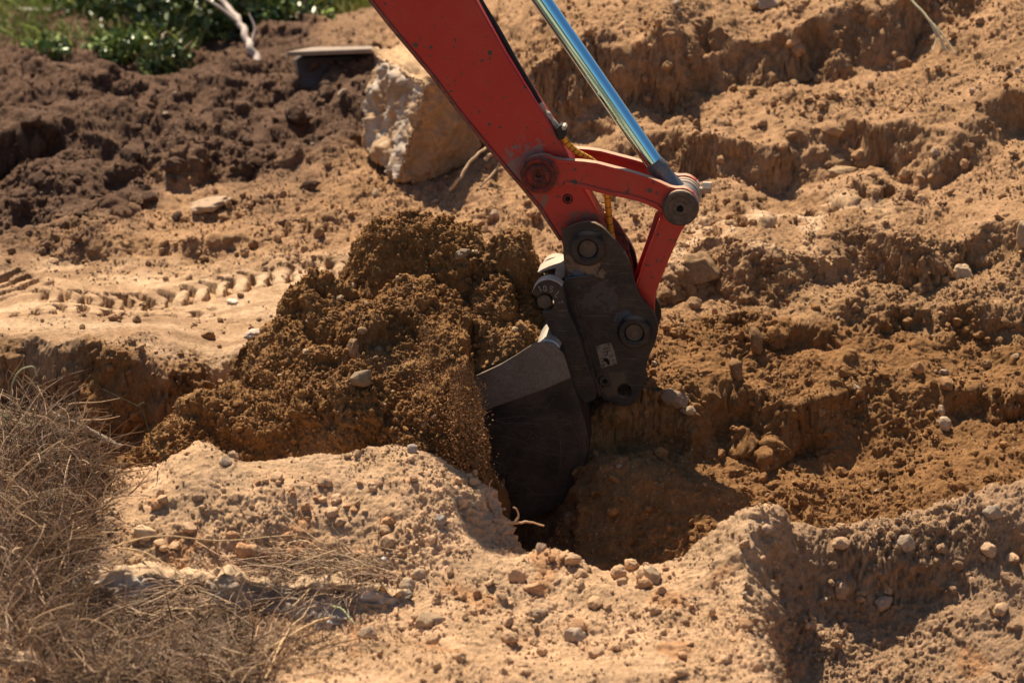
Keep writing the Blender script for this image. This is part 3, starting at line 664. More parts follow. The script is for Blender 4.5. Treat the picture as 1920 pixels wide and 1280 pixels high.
lathe('bolt_boss', 1134.6, 714, -.125, [(.009, -.118), (.010, -.131), (.020, -.131), (.026, -.124)], M_BLACK, QC)
cyl('bolt_hole', 1134.6, 714, -.125, .0095, -.1265, -.115, M_DARK, QC, ch=.001)
# jaw that grips the bucket pins
plate('jaw', [(1007,511),(1016,505),(1030,499),(1045,494),(1060,489),(1064,515),(1052,525),(1040,527),(1018,523),(1022,519),(1038,518.5),(1041,516),(1042,503),(1024,507),(1012,513)], -.02, .09, M_PALE, QC, bevel=.003, sm=0)
cyl('bucket_pin', 1021, 565, -.2, .027, -.205, .17, M_PIN, QC)
# data plate
dp = plate('data_plate', [(1117,650),(1121,648.5),(1126,646),(1145.5,642.5),(1151,655),(1157,682),(1140,686),(1128,691)], -.1275, -.1245, simple('stamped_tin', (.16, .145, .13), .5, .4, .35, 90, .6), cpl, bevel=0, sm=0, label='small dirty metal data plate with worn stamping')
mk = []
for (x0, y0, x1, y1) in ((1130,655,1144,652),(1131,660,1146,657),(1133,666,1141,664),(1143,668,1151,666),(1125,673,1135,671),(1127,678,1136,676),(1129,684,1136,682),(1148,676,1153,675),(1138,657.5,1139,664)):
    a, b_ = W(x0, y0, -.1278), W(x1, y1, -.1278); mk.append(tube_np([a, (a+b_)/2, b_], [.0014, .002, .0014], 5, False))
for (x, y) in ((1121,652),(1142,646.5),(1152,681),(1131,687)): mk.append(tube_np([W(x, y, -.1277)+WX*.004*math.cos(a)+WZ*.004*math.sin(a) for a in np.linspace(0, 6.3, 10)], .0011, 4, False))
V, Fc = join_np(mk); mesh_np('stamped_lines', V, Fc, M_BLACK, dp)
plate('worn_patch', [(1131,674),(1136,670.5),(1140,672.5),(1144,681),(1141,685.5),(1137,679),(1132,677)], -.1285, -.1272, M_DARK, dp, bevel=0, sm=1)
plate('hose_guard', [(1128,397),(1147,404),(1158,417),(1166,429),(1176,447),(1182,481),(1190,508),(1190,530),(1172,520),(1150,490),(1132,450)], .052, .070, M_REDK, EX, bevel=.003, sm=1, label='grimy dark red guard plate behind the coupler')
# bucket
BK = bpy.data.objects.new('bucket', None); col.objects.link(BK); BK.parent = EX
side = [(1003,645),(1021,642),(1042,649),(1057,666),(1070,709),(1083,750),(1093,780),(1102,816),(1104.5,840),(1098,881),(1083,917),(1064,938),(1035,956),(1010,968),(960,985),(900,985),(845,960),(800,905),(785,850),(790,800),(815,742),(883,709),(938,684),(970,665)]
s1 = plate('side_plate', side, -.300, -.284, M_BUCK, BK, bevel=.003, sm=1, label='scratched black side plate of the bucket')
plate('side_plate', side, -.300, -.284, M_BUCK, BK, bevel=.003, sm=1).location = Vector(AX*.584)
def scr(paths, tt, mat, parent, name='scratches', r=.0016):
    pr = []
    for pth in paths:
        c_ = spline([W(x, y, tt) for x, y in pth], 14); pr.append(tube_np(c_, r*np.sin(np.linspace(.25, 2.9, 14))*(.4+1.1*random.random()), 4, False))
    V, Fc = join_np(pr); return mesh_np(name, V, Fc, mat, parent)
M_SCR = simple('dusty_scratch', (.10, .075, .058), .6, .2, .5, 200, .1)
base_s = [[(937,780),(950,800),(972,822),(1000,836),(1050,845),(1095,848)],[(1000,806),(1030,818),(1060,832),(1090,845)],[(1033,757),(1050,775),(1070,795),(1083,815),(1090,840),(1087,870),(1075,905)],
 [(1062,775),(1080,784)],[(955,781),(980,780),(1000,781)],[(945,830),(970,838),(1010,840),(1060,838)],[(1050,820),(1052,850),(1049,890)],[(1070,845),(1058,870),(1045,895)],[(920,880),(960,888),(1000,893)],[(1095,812),(1097,845),(1090,880),(1078,910)],[(1091,810),(1094,842),(1087,876)]]
for _ in range(46):
    x, y = random.uniform(900, 1080), random.uniform(770, 930); a = random.choice([R(-12), R(18), R(25), R(-60), R(-5)])+random.gauss(0, .2); l = random.uniform(12, 75); b_ = random.uniform(-.15, .15)
    base_s.append([(x+l*u*math.cos(a+b_*u), y+l*u*math.sin(a+b_*u)) for u in (0, .35, .7, 1) if x+l*u < 1088])
scr([p_ for p_ in base_s if len(p_) > 2], -.3002, M_SCR, s1)
wear = [(883,708.5),(910,696.5),(938,683.5),(970,664),(988,652),(1003,643),(1021,640.5),(1042,647.5),(1057,664.5),(1064,686),(1070,708.5),(1044,719.5),(1018,731),(975,746),(929,762),(890,780),(830,806),(820,738)]
plate('wear_plate', wear, -.309, -.3005, M_WEAR, s1, bevel=.002, sm=0, label='grey scuffed wear plate along the bucket rim')
# curved shell
outer = smoothpoly([(1021,645),(1042,651),(1055.5,667),(1068.5,710),(1081.5,751),(1091.5,781),(1100.5,817),(1103,840),(1096.5,880),(1081.5,915.5),(1063,936.5),(1034,954.5),(1009,966.5),(960,983),(900,983),(846,958),(802,904),(787,850)], 0)
outer = spline([(x, y, 0) for x, y in outer], 70)[:, :2]
ts = np.linspace(-.293, .293, 8)
C2 = np.array([930, 800]); inn = outer+(C2-outer)/np.linalg.norm(C2-outer, axis=1)[:, None]*7
rows = [np.array([W(x, y, -.3)+AX*(q+.3) for x, y in outer]) for q in ts]; rin = [np.array([W(x, y, -.3)+AX*(q+.3) for x, y in inn]) for q in ts]
Vo = np.concatenate(rows); Vi = np.concatenate(rin); Fo = gridfaces(8, 70)
mesh_np('shell', np.concatenate([Vo, Vi]), np.concatenate([Fo, Fo[:, ::-1]+len(Vo)]), M_BUCK, BK)
# cutting edge and top tube
a0, a1 = W(787, 850, -.3), W(815, 742, -.3)
cyl('top_tube', 1026, 663, -.3, .047, -.278, .278, M_TUBE, BK, ch=.004)
tip = [(790,852),(760,840),(700,850),(700,856),(760,862),(792,875)]
plate('cutting_edge', tip, -.29, .29, M_WEAR, BK, bevel=.002, sm=0)
ear = [(997,552),(1000,542),(1007,532),(1015,526.5),(1029,523.5),(1045,529),(1054,537),(1059,555),(1063,580),(1070,594),(1084,626),(1100,680),(1121,745),(1100,757),(1086,745),(1072,705),(1056,660),(1042,640),(1030,618),(1020,597),(1016,584),(1028,586),(1037,577),(1039,563),(1032,552),(1019,549),(1008,555),(1003,552.5)]
for sft in (0, .30):
    e_ = plate('hanger', ear, -.215, -.155, M_BLACK, BK, bevel=.004, sm=1, label='bucket hanger lobe with chalky paint-marker figures' if sft == 0 else None)
    if sft: e_.location = Vector(AX*sft)
    else: ear0 = e_
# pale caps that paint sunlight onto the tops of the lobes
for sft in (0, .30):
    cap = [(997,552),(999.5,541),(1006.5,531),(1015,525),(1029,522),(1046,527.5),(1055,536),(1053,538),(1044,531),(1029,526),(1017,529),(1009,535),(1002,545)]
    c_ = plate('lit_top_cap', cap, -.214, -.156, M_PALE, BK, bevel=.002, sm=1)
    if sft: c_.location = Vector(AX*sft)
# marker figures "1051-Y" in an arc
def glyph_strokes(g):
    return {'1': [[(-.1, .3), (.1, .5), (.1, -.5)]], '0': [[(-.25, 0), (-.2, .4), (0, .5), (.2, .4), (.25, 0), (.2, -.4), (0, -.5), (-.2, -.4), (-.25, 0)]],
            '5': [[(.25, .5), (-.2, .5), (-.25, .05), (.1, .1), (.27, -.15), (.15, -.45), (-.25, -.45)]], '-': [[(-.3, 0), (.3, 0)]],
            'Y': [[(-.3, .5), (0, 0), (.3, .5)], [(0, 0), (0, -.5)]]}[g]
mk = []
for g, x, y, rot in (('1', 1011, 541.5, 25), ('0', 1022, 541, 8), ('5', 1034, 542.5, -14), ('1', 1045.5, 548, -35), ('-', 1042.5, 557, -30), ('Y', 1052, 566.5, -75)):
    ca, sa = math.cos(R(rot)), math.sin(R(rot))
    for st in glyph_strokes(g):
        pts = [W(x+(u*ca-v*sa)*9.5, y-(u*sa+v*ca)*9.5, -.2158) for u, v in st]
        mk.append(tube_np(np.array(pts)+np.random.default_rng(len(mk)).normal(size=(len(pts), 3))*.0012, .0012, 5, False))
V, Fc = join_np(mk); mesh_np('marker_figures', V, Fc, M_MARK, ear0)
# hoses
hz_ = [W(x, y, t_) for x, y, t_ in ((600,-480,-.0),(780,-190,.0),(897,-2,.0),(935,60,-.005),(965,114,-.01),(997,168,-.02),(1013,196,-.03))]
tube('hydraulic_hose', spline(hz_, 60), .0115, M_RUB, EX, 14, label='black rubber hydraulic hose along the arm')
tube('hose_fitting', spline([W(1012,194,-.03), W(1022,209,-.033), W(1033,222,-.037), W(1046,240,-.04)], 12), [.0125, .0125, .0125, .009, .009, .014, .014, .009, .009, .0115, .0115, .0115], M_PALE, EX, 6)
plate('hose_clamp', [(1041,243),(1052,234),(1062,243),(1063,252),(1056,262),(1048,262)], -.075, -.02, M_RUB, EX, bevel=.003, sm=0)
cyl('clamp_bolt', 1058, 238, -.06, .010, -.078, -.03, M_PALE, EX, seg=6)
yh = spline([W(1056,258,-.05), W(1068,273,-.045), W(1082,285,-.04), W(1098,294,-.035), W(1112,303,-.03), W(1124,316,-.02), W(1133,335,-.0), W(1138,362,.0), W(1141,395,.0), W(1144,425,.0), W(1150,455,.0), W(1158,490,.02)], 150)
tube('yellow_hose', yh, .0118, M_YEL, EX, 14, label='yellow spiral-wrapped hose threading behind the near link')
mk = []
for i in range(6, 145, 7):
    q = yh[i:i+3]; tn = q[-1]-q[0]; tn /= np.linalg.norm(tn); a = np.cross(tn, [.2, -.9, .3]); a /= np.linalg.norm(a); b_ = np.cross(tn, a)
    mk.append(tube_np([q[1]+(a*math.cos(u)+b_*math.sin(u))*.0122+tn*.004*u/6.28 for u in np.linspace(0, 6.28, 18)], .0013, 4, False))
V, Fc = join_np(mk+[tube_np(yh[5:140], .0108, 6, False)]); mesh_np('spiral_core', V, Fc, M_RUB, EX)

# ------------------------------------------------------------------ stones and clods
def ico_variants(n, sub=2, rough=.22, seed=3):
    out = []; rs = np.random.default_rng(seed)
    for k in range(n):
        bm = bmesh.new(); bmesh.ops.create_icosphere(bm, subdivisions=sub, radius=1)
        V = np.array([v.co[:] for v in bm.verts]); Fc = np.array([[v.index for v in f.verts] for f in bm.faces]); bm.free()
        o = rs.uniform(0, 50, 3)
        d = perlin(V[:, 0]*1.1+o[0], V[:, 1]*1.1+o[1], V[:, 2]*1.1+o[2])*rough*1.6 + perlin(V[:, 0]*2.6+o[0], V[:, 1]*2.6+o[1], V[:, 2]*2.6+o[2])*rough
        V = V*(1+d)[:, None]
        for _ in range(9):                                        # knock a few flats into it
            nrm = rs.normal(size=3); nrm /= np.linalg.norm(nrm); h_ = rs.uniform(.62, .85); s = V@nrm-h_; V = V-np.maximum(s, 0)[:, None]*nrm*.8
        out.append((V, Fc))
    return out
def rotm(rs, n):
    q = rs.normal(size=(n, 4)); q /= np.linalg.norm(q, axis=1)[:, None]; a, b_, c, d = q.T
    return np.stack([np.stack([1-2*(c*c+d*d), 2*(b_*c-a*d), 2*(b_*d+a*c)], -1), np.stack([2*(b_*c+a*d), 1-2*(b_*b_+d*d), 2*(c*d-a*b_)], -1), np.stack([2*(b_*d-a*c), 2*(c*d+a*b_), 1-2*(b_*b_+c*c)], -1)], -2)
VAR = ico_variants(10, 2, .34); VARS = ico_variants(6, 1, .3, 9)
def scatter(name, pos, size, colr, mat, variants, seed, flat=.75):
    rs = np.random.default_rng(seed); Vs, Fs, Cs, n0 = [], [], [], 0
    which = rs.integers(0, len(variants), len(pos)); Rm = rotm(rs, len(pos))
    for k, (Vt, Ft) in enumerate(variants):
        id_ = np.where(which == k)[0]
        if not len(id_): continue
        sc3 = np.stack([rs.uniform(.75, 1.3, len(id_)), rs.uniform(.7, 1.1, len(id_)), rs.uniform(flat*.7, flat*1.2, len(id_))], -1)
        L_ = np.einsum('nij,nvj->nvi', Rm[id_], Vt[None]*sc3[:, None])*size[id_][:, None, None]+pos[id_][:, None]
        Vs.append(L_.reshape(-1, 3)); Fs.append((Ft[None]+(np.arange(len(id_))*len(Vt))[:, None, None]).reshape(-1, 3)+n0); n0 += len(id_)*len(Vt)
        Cs.append(np.repeat(colr[id_], len(Vt), 0))
    return mesh_np(name, np.concatenate(Vs), np.concatenate(Fs), mat, None, np.concatenate(Cs), False)
# loose crumbs: even over the picture, so dense near and far alike
vmask = zb_i[zb_i >= 0]
def pick(n, seed, cond=None):
    rs = np.random.default_rng(seed); i = vmask[rs.integers(0, len(vmask), n)]
    if cond is not None: i = i[cond(i, rs)]
    return i, rs
def crumb_cond(i, rs):
    p = AV[i]; g = perlin(p[:, 0]*3.1, p[:, 1]*3.1+70)+.6*perlin(p[:, 0]*9, p[:, 1]*9)
    tr = (p[:, 0] < -.5) & (p[:, 1] > 11.7) & (p[:, 1] < 12.7)
    return (rs.random(len(i)) < .12+.88*sst(-.2, .55, g)) & (rs.random(len(i)) < np.where(tr, .25, 1))
i, rs = pick(62000, 21, crumb_cond); i = i[i < NG]
s_ = .0026*(1-rs.random(len(i)))**-.42; s_ = np.minimum(s_, .020)*np.clip(AV[i][:, 1]/11, .9, 1.3)
cc = AC[i]*(rs.uniform(.82, 1.2, len(i)))[:, None]; pale_ = rs.random(len(i)) < .05; cc[pale_] = cc[pale_]*.4+np.array([.5, .4, .3])*.6
tag(scatter('loose_crumbs', AV[i]+AN[i]*(s_*.35)[:, None], s_, cc, M_SOIL, VAR, 5), kind='stuff')
i, rs = pick(120000, 33); i = i[i >= NG][:20000]
s_ = .0019*(1-rs.random(len(i)))**-.45; s_ = np.minimum(s_, .012)
cc = AC[i]*(rs.uniform(.85, 1.3, len(i)))[:, None]
tag(scatter('heap_crumbs', AV[i]+AN[i]*(s_*.4)[:, None], s_, cc, M_SOIL, VAR, 6), kind='stuff')
# grains falling off the heap
rs = np.random.default_rng(77); fp = []; fs_ = []
for (x0, y0, y1, w0, w1, n, Y0) in ((862,680,890,18,34,3600,10.95),(800,610,870,14,44,1500,10.97),(900,715,905,10,22,900,10.94),(560,650,800,40,60,450,11.08),(490,640,790,20,35,300,11.15)):
    u = rs.random(n)**.8; y = y0+(y1-y0)*u; x = x0+rs.normal(size=n)*(w0+(w1-w0)*u)*.6; Y = Y0+rs.normal(size=n)*.035-.02
    for a, b_, c in zip(x, y, Y): fp.append(at(a, b_, c))
    fs_.append(.0016*(1-rs.random(n))**-.42)
fp = np.array(fp); fs_ = np.minimum(np.concatenate(fs_), .008)
tag(scatter('falling_grains', fp, fs_, np.tile([.36, .20, .09], (len(fp), 1))*rs.uniform(.8, 1.3, (len(fp), 1)), M_SOIL, VARS, 8), kind='stuff')

BIG = ico_variants(10, 4, .20, 31)
def stone_mesh(k, colr, mat=None, white=None):
    V, Fc = BIG[k % len(BIG)]; V = V.copy()
    V = V*(1+.05*perlin(V[:, 0]*5+k, V[:, 1]*5, V[:, 2]*5)+.03*perlin(V[:, 0]*11, V[:, 1]*11+k, V[:, 2]*11))[:, None]
    return V, Fc
def place_stone(px, py, wpx, hpx, rot, colr, label, cat='stone', name='stone', sink=.25, k=0, group=None, mat=None):
    p, n_, c = spot(px, py); dep = np.linalg.norm(p-np.array([0, 0, HC])); u = K*dep
    V, Fc = stone_mesh(k, colr); a, b_ = wpx*u/2, hpx*u/2
    V = V*np.array([a, max(a, b_)*.75, b_]); ca, sa = math.cos(R(rot)), math.sin(R(rot))
    V = np.stack([V[:, 0]*ca-V[:, 2]*sa, V[:, 1], V[:, 0]*sa+V[:, 2]*ca], -1)
    cl = np.array(colr if colr is not None else c*1.12)
    o = mesh_np(name, V, Fc, mat or M_STONE, None, np.tile(cl, (len(V), 1)))
    o.location = Vector(p + n_*(b_*(1-2*sink)))
    return tag(o, label, cat, group)
BR = (.27, .165, .085); GRY = (.33, .25, .18); PL = (.36, .25, .155); OR = (.33, .18, .08)
ST = [(655,655,24,46,-8,BR,'long rounded brown stone upright in the middle of the heap',0),(668,668,10,22,-5,BR,'small rounded stone touching the long upright stone in the heap',1),
 (676,713,42,34,25,(.20,.14,.085),'angular grey-brown stone halfway down the heap front',2),(713,655,24,14,-35,BR,'oval stone right of the upright stone in the heap',3),
 (676,620,20,16,0,BR,'round stone just above the upright stones in the heap',4),(707,672,13,12,0,BR,'little round pebble below the oval stone in the heap',5),
 (978,615,26,30,20,OR,'orange clod near the bucket end of the heap',6),(868,474,30,22,15,(.24,.17,.11),'pale flattish stone near the top of the heap',7),
 (1265,745,62,34,-12,(.24,.16,.105),'flat grey-pink stone right of the coupler lug',8),(1765,770,16,22,10,PL,'pale pebble on the right slope above a larger stone',1),
 (1770,795,24,32,20,(.44,.33,.22),'brown and white stone just below the pale pebble on the right slope',4),(1720,690,26,26,0,OR,'round brown stone on the damp right slope',5),
 (1435,990,26,22,0,(.40,.27,.17),'stone perched on the peak of the right foreground ridge',2),(1700,1022,40,36,0,(.38,.28,.19),'rounded stone bulging from the right foreground bank below its crest',6),
 (1225,1085,30,52,38,PL,'smooth pale oval stone lying in the notch left of the right ridge',0),(1862,962,36,30,0,GRY,'greyish rounded stone near the right edge on the foreground bank',7),
 (272,1000,44,34,-10,(.50,.34,.20),'tan stone half sunk in the left foreground mound',3),(436,856,24,22,0,(.34,.23,.15),'brown stone standing on the crest of the left mound',4),
 (772,845,22,22,30,(.34,.28,.23),'grey stone on the mound crest under the falling soil',5),(825,975,26,22,10,(.28,.23,.19),'dark grey stone on the right flank of the left mound',8),
 (765,1100,34,32,0,(.38,.28,.19),'round stone at the right end of the broken slab',9),(788,1078,30,28,0,(.40,.28,.18),'stone resting behind the round stone by the slab end',2),
 (690,1190,40,30,10,(.36,.26,.18),'stone on the lower foreground slope beside the dry grass',6),(800,1165,44,34,-8,(.48,.34,.21),'lumpy tan stone on the foreground slope, below the slab end',1),
 (1075,1195,46,36,0,(.36,.27,.19),'grey-tan rounded stone in the foreground centre',0),(820,1165,30,26,0,(.42,.3,.19),'small stone leaning on the lumpy tan stone',3),
 (720,1048,15,11,-20,(.62,.56,.5),'tiny white pebble above the dry grass tuft',5),(1290,770,30,18,0,PL,'pale flat stone on the rim of the middle ledge',7),
 (395,382,90,22,14,(.36,.25,.16),'long pale stone lying on the left background soil',8),(1575,325,56,30,5,(.40,.27,.15),'large rounded clod halfway up the right background slope',2),
 (1440,8,52,32,0,(.34,.25,.18),'grey rounded stone at the very top, right of centre',6),(1915,445,34,70,0,PL,'pale upright stone cut by the right edge of the frame',9),
 (1800,510,50,34,-15,(.42,.3,.18),'tan stone among the gravel on the right slope',4),(435,566,26,10,-12,(.55,.47,.38),'whitish flat stone on the pale wheel track',3),
 (474,628,40,20,18,(.45,.34,.26),'pale stone close behind the left shoulder of the heap',1),(50,1240,60,40,0,(.46,.33,.21),'blurred tan stone in the bottom left corner',5),
 (885,868,22,20,0,(.32,.2,.1),'brown clod sitting beside the foot of the bucket',6),(1650,1130,40,34,20,(.36,.25,.17),'brown stone in the shaded hollow of the right bank',7),
 (1555,310,22,16,0,BR,'small clod beside the large rounded clod on the background slope',0),(1010,1150,36,26,0,(.44,.31,.2),'tan clod at the left of the foreground centre',8),
 (1410,640,26,60,12,(.26,.15,.07),'tall upright clod of damp soil on the right slope',4),(1375,700,24,56,8,(.27,.15,.07),'second upright damp clod, left of the taller one',2),
 (1300,570,34,26,0,(.36,.22,.12),'rounded clod under the upper right ledge',1),(1310,510,90,70,0,(.30,.19,.1),'big square-shouldered lump of soil right of the red lever',5)]
for k_, a in enumerate(ST):
    place_stone(*a[:7], k=a[7]+k_ % 3, sink=.37, mat=M_SOIL if ('clod' in a[6] or 'lump' in a[6]) else M_STONE, name='clod' if ('clod' in a[6] or 'lump' in a[6]) else 'stone', cat='clod' if ('clod' in a[6] or 'lump' in a[6]) else 'stone')
# many look-alike clods, each an object of its own
protos = []
def clod_group(n, seed, region, label, group, smin, smax, mat, tint=1.1, name='clod', cat='clod', fixed=None):
    rs = np.random.default_rng(seed); protos_ = []
    base = None; k = 0; tries = 0
    while k < n and tries < n*30:
        tries += 1
        px = rs.uniform(region[0], region[2]); py = rs.uniform(region[1], region[3]); i_ = vis(px, py)
        p, n_, c = AV[i_], AN[i_], AC[i_]
        if len(region) > 4 and not region[4](p, px, py): continue
        if len(protos_) < 5:
            V, Fc = stone_mesh(seed+k, None); V = V*np.array([1, .85, .78])
            colr = np.array(fixed) if fixed is not None else c*tint
            o = mesh_np(name, V, Fc, mat, None, np.tile(colr, (len(V), 1))); protos_.append(o)
        else:
            o = protos_[k % 5].copy(); col.objects.link(o)
        s = smin*(1-rs.random()*.98)**-.45; s = min(s, smax)
        o.scale = (s*rs.uniform(.8, 1.25), s*rs.uniform(.8, 1.2), s*rs.uniform(.75, 1.1)); o.rotation_euler = (rs.uniform(-.6, .6), rs.uniform(-.6, .6), rs.uniform(0, 6.28))
        o.location = Vector(p+n_*s*.25); tag(o, label, cat, group); k += 1
clod_group(55, 101, (240,890,900,1040,lambda p, x, y: p[1] < 10.35), 'small dry clod strewn on the rounded left foreground mound', 'dry clods on the left mound', .011, .028, M_SOIL)
clod_group(38, 102, (700,1100,1400,1275,lambda p, x, y: p[1] < 10.1), 'dry blurred clod on the nearest foreground slope', 'dry clods on the nearest slope', .012, .034, M_SOIL)
clod_group(40, 103, (1380,960,1910,1275,lambda p, x, y: p[1] < 10.3), 'clod stuck on the right foreground bank', 'clods on the right foreground bank', .012, .034, M_SOIL)
clod_group(60, 104, (1130,560,1900,1000,lambda p, x, y: p[1] > 10.6), 'damp orange-brown clod on the dug slope right of the bucket', 'damp clods on the dug slope', .010, .030, M_SOIL, 1.2)
clod_group(35, 105, (1240,0,1900,420,lambda p, x, y: p[1] > 12), 'tan clod on the blurred background slope at upper right', 'clods on the background slope', .016, .05, M_SOIL)
clod_group(22, 106, (10,150,620,420,lambda p, x, y: p[1] > 13), 'dark clod in the topsoil spoil at upper left', 'dark topsoil clods', .025, .06, M_SOIL, 1.05, fixed=(.115, .068, .043))
clod_group(26, 107, (100,420,640,700,lambda p, x, y: p[1] > 11.7), 'clod lying beside the pale wheel track', 'clods by the wheel track', .012, .03, M_SOIL, .8)
clod_group(30, 108, (460,450,1000,820,lambda p, x, y: 10.7 < p[1] < 11.9), 'small pebble half buried in the face of the heap', 'pebbles in the heap', .006, .015, M_STONE, 1.2, 'pebble', 'pebble', (.36, .25, .15))
clod_group(16, 109, (970,1020,1240,1110,lambda p, x, y: p[1] < 10.3), 'pale lump in the crumbly dip below the bucket', 'pale lumps in the dip', .018, .045, M_SOIL, 1.1)

# ------------------------------------------------------------------ large blocks
def block(name, corners, label, cat, colf, sub=5, rough=.02, seed=1, mat=None):
    """eight traced corners (front-bottom-left ... ) -> rough stone body"""
    bm = bmesh.new(); vs = [bm.verts.new(c) for c in corners]
    for f in ((0,1,2,3),(7,6,5,4),(0,4,5,1),(1,5,6,2),(2,6,7,3),(3,7,4,0)): bm.faces.new([vs[i] for i in f])
    bmesh.ops.recalc_face_normals(bm, faces=bm.faces)
    bmesh.ops.bevel(bm, geom=list(bm.edges), offset=.035, segments=2, affect='EDGES', profile=.6)
    bmesh.ops.triangulate(bm, faces=bm.faces)
    for _ in range(sub): bmesh.ops.subdivide_edges(bm, edges=[e for e in bm.edges if e.calc_length() > .012], cuts=1, use_grid_fill=False); bmesh.ops.triangulate(bm, faces=[f for f in bm.faces if len(f.verts) > 3])
    bm.normal_update()
    V = np.array([v.co[:] for v in bm.verts]); Nn = np.array([v.normal[:] for v in bm.verts]); Fc = np.array([[v.index for v in f.verts] for f in bm.faces]); bm.free()
    s = seed*7.3
    d = perlin(V[:, 0]*5+s, V[:, 1]*5, V[:, 2]*5)*rough*1.6+perlin(V[:, 0]*14+s, V[:, 1]*14, V[:, 2]*14)*rough*.7+(.3-np.abs(perlin(V[:, 0]*30+s, V[:, 1]*30, V[:, 2]*30)))*rough*.5+perlin(V[:, 0]*80+s, V[:, 1]*80, V[:, 2]*80)*rough*.2
    fr = perlin(V[:, 0]*6+s, V[:, 1]*6, V[:, 2]*12)*4; d = d+(fr-np.floor(fr)-.5)*rough*.55-np.abs(perlin(V[:, 0]*9+s, V[:, 1]*9, V[:, 2]*9))*rough*1.2
    c = colf(V, Nn); V = V+Nn*d[:, None]
    o = mesh_np(name, V, Fc, mat or M_STONE, None, c); return tag(o, label, cat)
def boulder_col(V, Nn):
    n = perlin(V[:, 0]*9, V[:, 1]*9, V[:, 2]*5); n2 = perlin(V[:, 0]*26, V[:, 1]*26, V[:, 2]*12)
    c = np.tile([.34, .21, .11], (len(V), 1)); left = sst(-.35, -.6, Nn[:, 0]-.0)*(1-sst(.5, .8, Nn[:, 2]))
    w_ = np.clip(left*sst(-.25, .35, n+.9*n2), 0, 1)[:, None]; c = c*(1-w_)+np.array([.42, .35, .28])*w_
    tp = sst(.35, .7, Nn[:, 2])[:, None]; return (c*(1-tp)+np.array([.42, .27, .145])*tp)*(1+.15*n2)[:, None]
block('boulder', [at(740,345,13.42), at(890,330,13.62), at(915,125,13.75), at(800,155,13.45), at(680,270,13.95), at(860,290,14.4), at(870,85,14.4), at(692,90,14.1)],
      'big brown boulder with flaky whitish left face behind the red arm', 'boulder', boulder_col, 5, .03, 3)
place_stone(772,283,26,32,0,(.34,.22,.12),'small clod tucked against the foot of the big boulder',k=3)
def shadow_lump_col(V, Nn):  # dark lump added to stand in for the bucket's cast shadow
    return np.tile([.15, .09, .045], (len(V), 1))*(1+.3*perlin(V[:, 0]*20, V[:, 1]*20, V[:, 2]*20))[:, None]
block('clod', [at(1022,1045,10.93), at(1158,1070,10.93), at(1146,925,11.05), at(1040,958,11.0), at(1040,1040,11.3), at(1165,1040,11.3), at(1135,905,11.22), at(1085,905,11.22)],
      'large dark soil lump added for the bucket shadow, behind the foot of the bucket', 'clod', shadow_lump_col, 5, .03, 9, M_SOIL)
def slab_col(V, Nn):
    n = perlin(V[:, 0]*7, V[:, 1]*7, V[:, 2]*10); n2 = perlin(V[:, 0]*30, V[:, 1]*30, V[:, 2]*30)
    c = np.tile([.25, .20, .155], (len(V), 1)); w_ = sst(-.1, .5, n+.7*n2)[:, None]; c = c*(1-w_)+np.array([.44, .38, .32])*w_
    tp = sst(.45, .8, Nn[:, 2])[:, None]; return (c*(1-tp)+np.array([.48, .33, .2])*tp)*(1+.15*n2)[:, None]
block('rock_slab', [at(150,1190,9.62), at(765,1215,9.60), at(775,1095,9.68), at(130,1062,9.74), at(140,1150,10.0), at(800,1160,10.0), at(790,1085,9.98), at(150,1060,9.98)],
      'broad pale rock slab with a broken front jutting from under the left mound', 'rock', slab_col, 6, .035, 5)
# weathered board leaning between the spoil and the boulder
def board(name, pts, th, mat, label, cat):
    bm = bmesh.new(); a = [bm.verts.new(p) for p in pts]; bm.faces.new(a); r = bmesh.ops.extrude_face_region(bm, geom=list(bm.faces))
    bmesh.ops.translate(bm, verts=[g for g in r['geom'] if isinstance(g, bmesh.types.BMVert)], vec=Vector(th))
    o = link_mesh(name, bm, mat, None, .004); return tag(o, label, cat)
M_WOOD = simple('weathered_wood', (.36, .30, .25), .8, 0, .25, 14, .4)
M_WOODD = simple('shaded_concrete', (.075, .06, .052), .85, 0, .25, 14, .4)  # shade on the slab front put into the base colour
board('concrete_slab', [at(548,112,15.0), at(700,104,15.0), at(700,165,14.9), at(565,165,14.9)], (0.02, .10, -.002), M_WOODD, 'concrete slab with its front shade coloured in, standing between the spoil heap and the boulder', 'slab')
board('board', [at(538,106,14.9), at(700,100,14.9), at(700,95,15.25), at(585,97,15.25)], (0, .0, .022), simple('grey_board', (.27, .21, .165), .8, 0, .2, 14, .4), 'thin pale board lying on top of the dark slab', 'board')
fx = [(-60,24),(133,26)]
board('rail', [at(-80,26,17.72), at(133,27,17.75), at(133,19,17.75), at(-80,18,17.72)], (0, .06, 0), simple('grey_plank', (.46, .43, .39), .8, 0, .2, 14, .4), 'pale timber rail on the grass at the top left corner', 'rail')
board('rail', [at(575,11,17.9), at(645,9,17.9), at(645,2,17.9), at(575,4,17.9)], (0, .06, 0), simple('plank', (.44, .36, .27), .8, 0, .2, 14, .4), 'short timber rail just left of the red arm at the top edge', 'rail')

